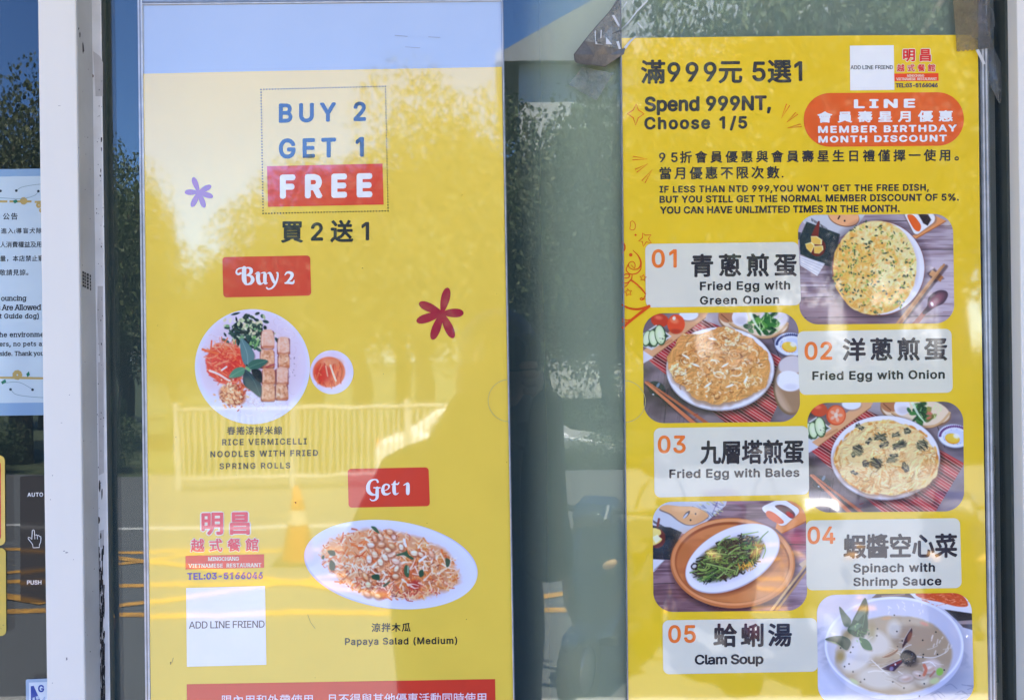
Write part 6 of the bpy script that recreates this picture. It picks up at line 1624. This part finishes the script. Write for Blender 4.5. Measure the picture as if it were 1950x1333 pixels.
edge_ = ribbon([(110, 850), (270, 635), (450, 415), (640, 205), (800, 0)], [18, 12, 10, 12, 12], 5) + ribbon([(110, 850), (130, 950), (210, 990), (380, 1005), (585, 1034)], [14, 18, 12, 12, 14], 5) + ribbon([(585, 1034), (700, 955), (880, 835)], 10, 4) + ribbon([(835, 60), (830, 300), (832, 600), (838, 770)], 6, 4) + ribbon([(700, 525), (830, 478)], [14, 8], 3) + ribbon([(710, 330), (820, 450)], 8, 3)
pr = Print(tp, -.0174)
pr.loops('dark_edge', edge_[:], None, 0, tp, xf=lambda x, y: (1080 + x * .1231, y * .1231), mat=simple("dark tape edge", (.07, .065, .06), .6))  # dark ribbons drawn along the tape outline
facets('old_tape', [(1108, 128, -.0040), (1083, 162, -.0040), (1136, 192, -.0040), (1168, 140, -.0040)], [(0, 1, 2), (0, 2, 3)], tape_mat("faded tape on glass", (.40, .44, .38), .3, .5), tp, .0003)

tq = tag(empty('tape', (X(1850), -.002, ZC + .37)), 'brown stained tape strip over the right top corner of the right sleeve', 'tape')
zig = [(1822, 98)] + [(1822 + 4.2 * k, 97.5 - .4 * k + (2.2 if k % 2 else 0)) for k in range(1, 10)]
P = [(1812, -30, .0022), (1884, -30, .0022), (1886, 90, .0026), (1866, 93, .0028)] + [(a, b, .0026) for a, b in zig[::-1]] + [(1818, 40, .0026)]
n = len(P); P.append((1850, 30, .0042)); P.append((1850, 70, .0034))
facets('strip', P, [(i, (i + 1) % n, n if (P[i][1] + P[(i + 1) % n][1]) < 60 else n + 1) for i in range(n)] + [(n, n + 1, 2), (n, 1, 2), (n + 1, n, n - 1)], TAPEB, tq)
P = [(1862, -30, .003), (1885, -30, .0034), (1886, 92, .0036), (1863, 95, .0034), (1874, 40, .0046)]
facets('dark_fold', P, [(0, 1, 4), (1, 2, 4), (2, 3, 4), (3, 0, 4)], tape_mat("dark tape fold", (.20, .18, .15), .6, .3), tq)
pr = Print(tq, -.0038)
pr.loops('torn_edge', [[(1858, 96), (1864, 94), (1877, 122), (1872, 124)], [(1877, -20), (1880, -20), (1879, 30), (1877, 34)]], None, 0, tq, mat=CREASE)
ts = tag(empty('tape', (X(1905), .003, ZC + .33)), 'smoky loose tape end on the glass below the right top corner', 'tape')
P = [(1884, 12, -.0035), (1892, 20, -.0030), (1895, 50, -.0028), (1886, 62, -.003), (1893, 92, -.003), (1906, 118, -.0025), (1927, 178, -.003), (1903, 198, -.004), (1884, 160, -.004), (1882, 100, -.003), (1900, 150, -.0005)]
facets('loose_end', P, [(0, 1, 2), (0, 2, 3), (0, 3, 9), (3, 4, 9), (9, 4, 10), (4, 5, 10), (5, 6, 10), (6, 7, 10), (7, 8, 10), (8, 9, 10)], tape_mat("smoky tape", (.20, .215, .20), .5, .3), ts)

# ------------------------------------------------------------------ stickers and notices on the glass door
def door_xf(px, py): return px, py
NY = DY - .0012
nt_ = tag(empty('notice', (X(0, NY), NY, ZC)), 'white notice with black text and flower border taped to the glass door', 'notice')
N = Print(nt_, NY, 1.5)
N.loops('clear_sleeve', [rquad([(-220, 326), (118, 321), (118, 790), (-220, 794)], 0)], (126, 158, 190), 0)
N.loops('sheet', [rquad([(-205, 340), (114, 335), (114, 766), (-205, 770)], 0)], (180, 198, 208), 1)
nk = (26, 30, 40)
N.text('lettering', "公告", 5.5, 33.5, 406, 419, nk, 2, -.01, .016)
N.text('lettering', "進入(導盲犬除外)", 2, 96, 434.5, 445.5, nk, 2, -.008, .012)
N.text('lettering', "人消費權益及用餐", 0, 92, 460.5, 472, nk, 2, -.008, .012)
N.text('lettering', "量，本店禁止寵物", 0, 96, 487, 498.5, nk, 2, -.008, .012)
N.text('lettering', "敬請見諒。", -1, 54, 513.5, 525, nk, 2, -.008, .012)
for s, b in (("ouncing", (2, 50.5, 563, 576)), ("s Are Allowed", (-6, 78.4, 580.4, 591.4)), ("t Guide dog)", (-1, 74, 597, 609.6)), ("the environment", (-6, 96, 632.4, 642.4)), ("ers, no pets are", (-1, 92, 651.4, 662)), ("side. Thank you", (-1, 84, 668.8, 680.2))):
    N.text('lettering', s, *b, nk, 2, -.008, .02, serif=True)
gold, leaf_, wire = (170, 150, 92), (36, 110, 90), (96, 130, 140)
def rosette(cx, cy, r):
    o = []
    for k in range(9): a = k * .698; o.append([(cx + math.cos(a) * r * .55 + r * .42 * math.cos(t), cy + math.sin(a) * r * .55 + r * .42 * math.sin(t)) for t in (2 * math.pi * j / 9 for j in range(9))])
    return o
for rz in ((45, 383, 7.5), (74, 391, 6), (79, 401, 5), (33, 714, 10)): N.loops('flower_motif', rosette(*rz), gold, 2.4)
for bq in [rquad([(-200, 382.5), (14, 382), (14, 386), (-200, 386)], 0), rquad([(18, 382), (60, 382), (60, 386), (18, 386)], 0), rquad([(66, 383), (114, 382), (114, 386), (66, 387)], 0), rquad([(-200, 718), (30, 717), (114, 719), (114, 723), (30, 722)][:4], 0)]: N.loops('border_band', [bq], gold, 2)
N.loops('leaf_motif', [[(24, 383), (31, 380), (34, 385), (28, 388)], [(50, 712), (55, 707), (57, 714), (52, 718)], [(2, 727), (10, 722), (12, 728), (4, 732)]], leaf_, 3)
dt = []
for cx, cy in ((1, 364), (31, 363.5), (73, 364.5), (20, 741.5), (62, 742)): dt.append([(cx + 2.6 * math.cos(t), cy + 2.6 * math.sin(t)) for t in (2 * math.pi * j / 10 for j in range(10))])
N.loops('berry_motif', dt, (40, 54, 66), 3)
N.loops('vine_motif', ribbon([(31, 363), (45, 356), (80, 351), (112, 352)], .8) + ribbon([(0, 377), (40, 379), (65, 373), (73, 365)], .8) + ribbon([(8, 729), (36, 728), (62, 741)], .8) + ribbon([(20, 742), (34, 752), (80, 757), (112, 756)], .8), wire, 2.4)

def sticker(name, label, cat, q, r, rgb, inner=None, thick=.0006):
    o = tag(empty(name, at((q[0][0] + q[2][0]) / 2, (q[0][1] + q[2][1]) / 2, NY)), label, cat)
    s = Print(o, NY, 1.38); s.loops('backing', [rquad(q, r)], rgb, 1)
    return o, s
o, s = sticker('sticker', 'yellow sticker with a red panel, upper of two at the left edge', 'sticker', [(-130, 868), (9, 867), (10, 1038), (-130, 1040)], 10, (216, 184, 92))
s.loops('panel', [rquad([(-122, 878), (1.5, 878), (2, 1028), (-122, 1030)], 7)], (196, 62, 52), 2)
s.loops('lettering_block', [rquad([(-60, 942), (0, 942), (-1, 964), (-60, 966)], 2)], (206, 196, 190), 3)
o, s = sticker('sticker', 'plain yellow sticker below the red and yellow one at the left edge', 'sticker', [(-130, 1046), (11, 1043), (12, 1210), (-130, 1214)], 10, (196, 172, 78))
s.loops('speck', [blob(g, 6, 1190, 3, 2), blob(g, 2, 1196, 2, 2), blob(g, -3, 1150, 2, 3)], (90, 80, 60), 2)
o, s = sticker('push_sign', 'black automatic door sign with white hand pointing up', 'sign', [(38, 907), (150, 904), (152, 1146), (39, 1147)], 4, (14, 14, 16))
wl2 = (222, 224, 230)
s.text('lettering', "AUTO", 52.2, 82, 937.6, 945.6, wl2, 2, -.005, .02)
s.text('lettering', "PUSH", 51.4, 79, 1104.4, 1112.8, wl2, 2, -.005, .02)
hand = [(62, 1036), (53.5, 1025), (54, 1022.5), (57.5, 1023.5), (60.5, 1027), (61.5, 1010), (63.5, 1008.4), (65.4, 1010), (66, 1019), (69, 1017.6), (71, 1019.5), (73.6, 1018.6), (75, 1021), (77.4, 1021), (78, 1024), (77.4, 1032), (75, 1037), (75, 1042), (63, 1042.6)]
s.loops('hand_symbol', ribbon(hand, 1.3, 3, True, False) + ribbon([(66, 1019), (66.4, 1026)], 1) + ribbon([(71, 1019.5), (71.2, 1026)], 1), wl2, 2)
o, s = sticker('door_card', 'white card with blue symbol low on the glass door beside the post', 'card', [(49, 1293), (140, 1289), (142, 1420), (51, 1422)], 3, (150, 172, 196))
s.loops('paper', [rquad([(55, 1299), (136, 1296), (137, 1416), (57, 1417)], 0)], (198, 210, 224), 2)
s.text('lettering', "G", 72.5, 84, 1303.4, 1317.4, (22, 60, 150), 3, 0, .03)
s.loops('blue_symbol', [[(58.5, 1306), (64, 1305), (79, 1338), (59, 1338)]], (20, 60, 150), 3)
s.loops('blue_symbol', [[(68, 1326), (73, 1324), (76, 1330), (70, 1332)], [(62, 1328), (66, 1327), (67, 1338), (62, 1338)], [(80, 1332), (84, 1326), (86, 1326), (86, 1338), (80, 1338)]], (150, 176, 206), 4)
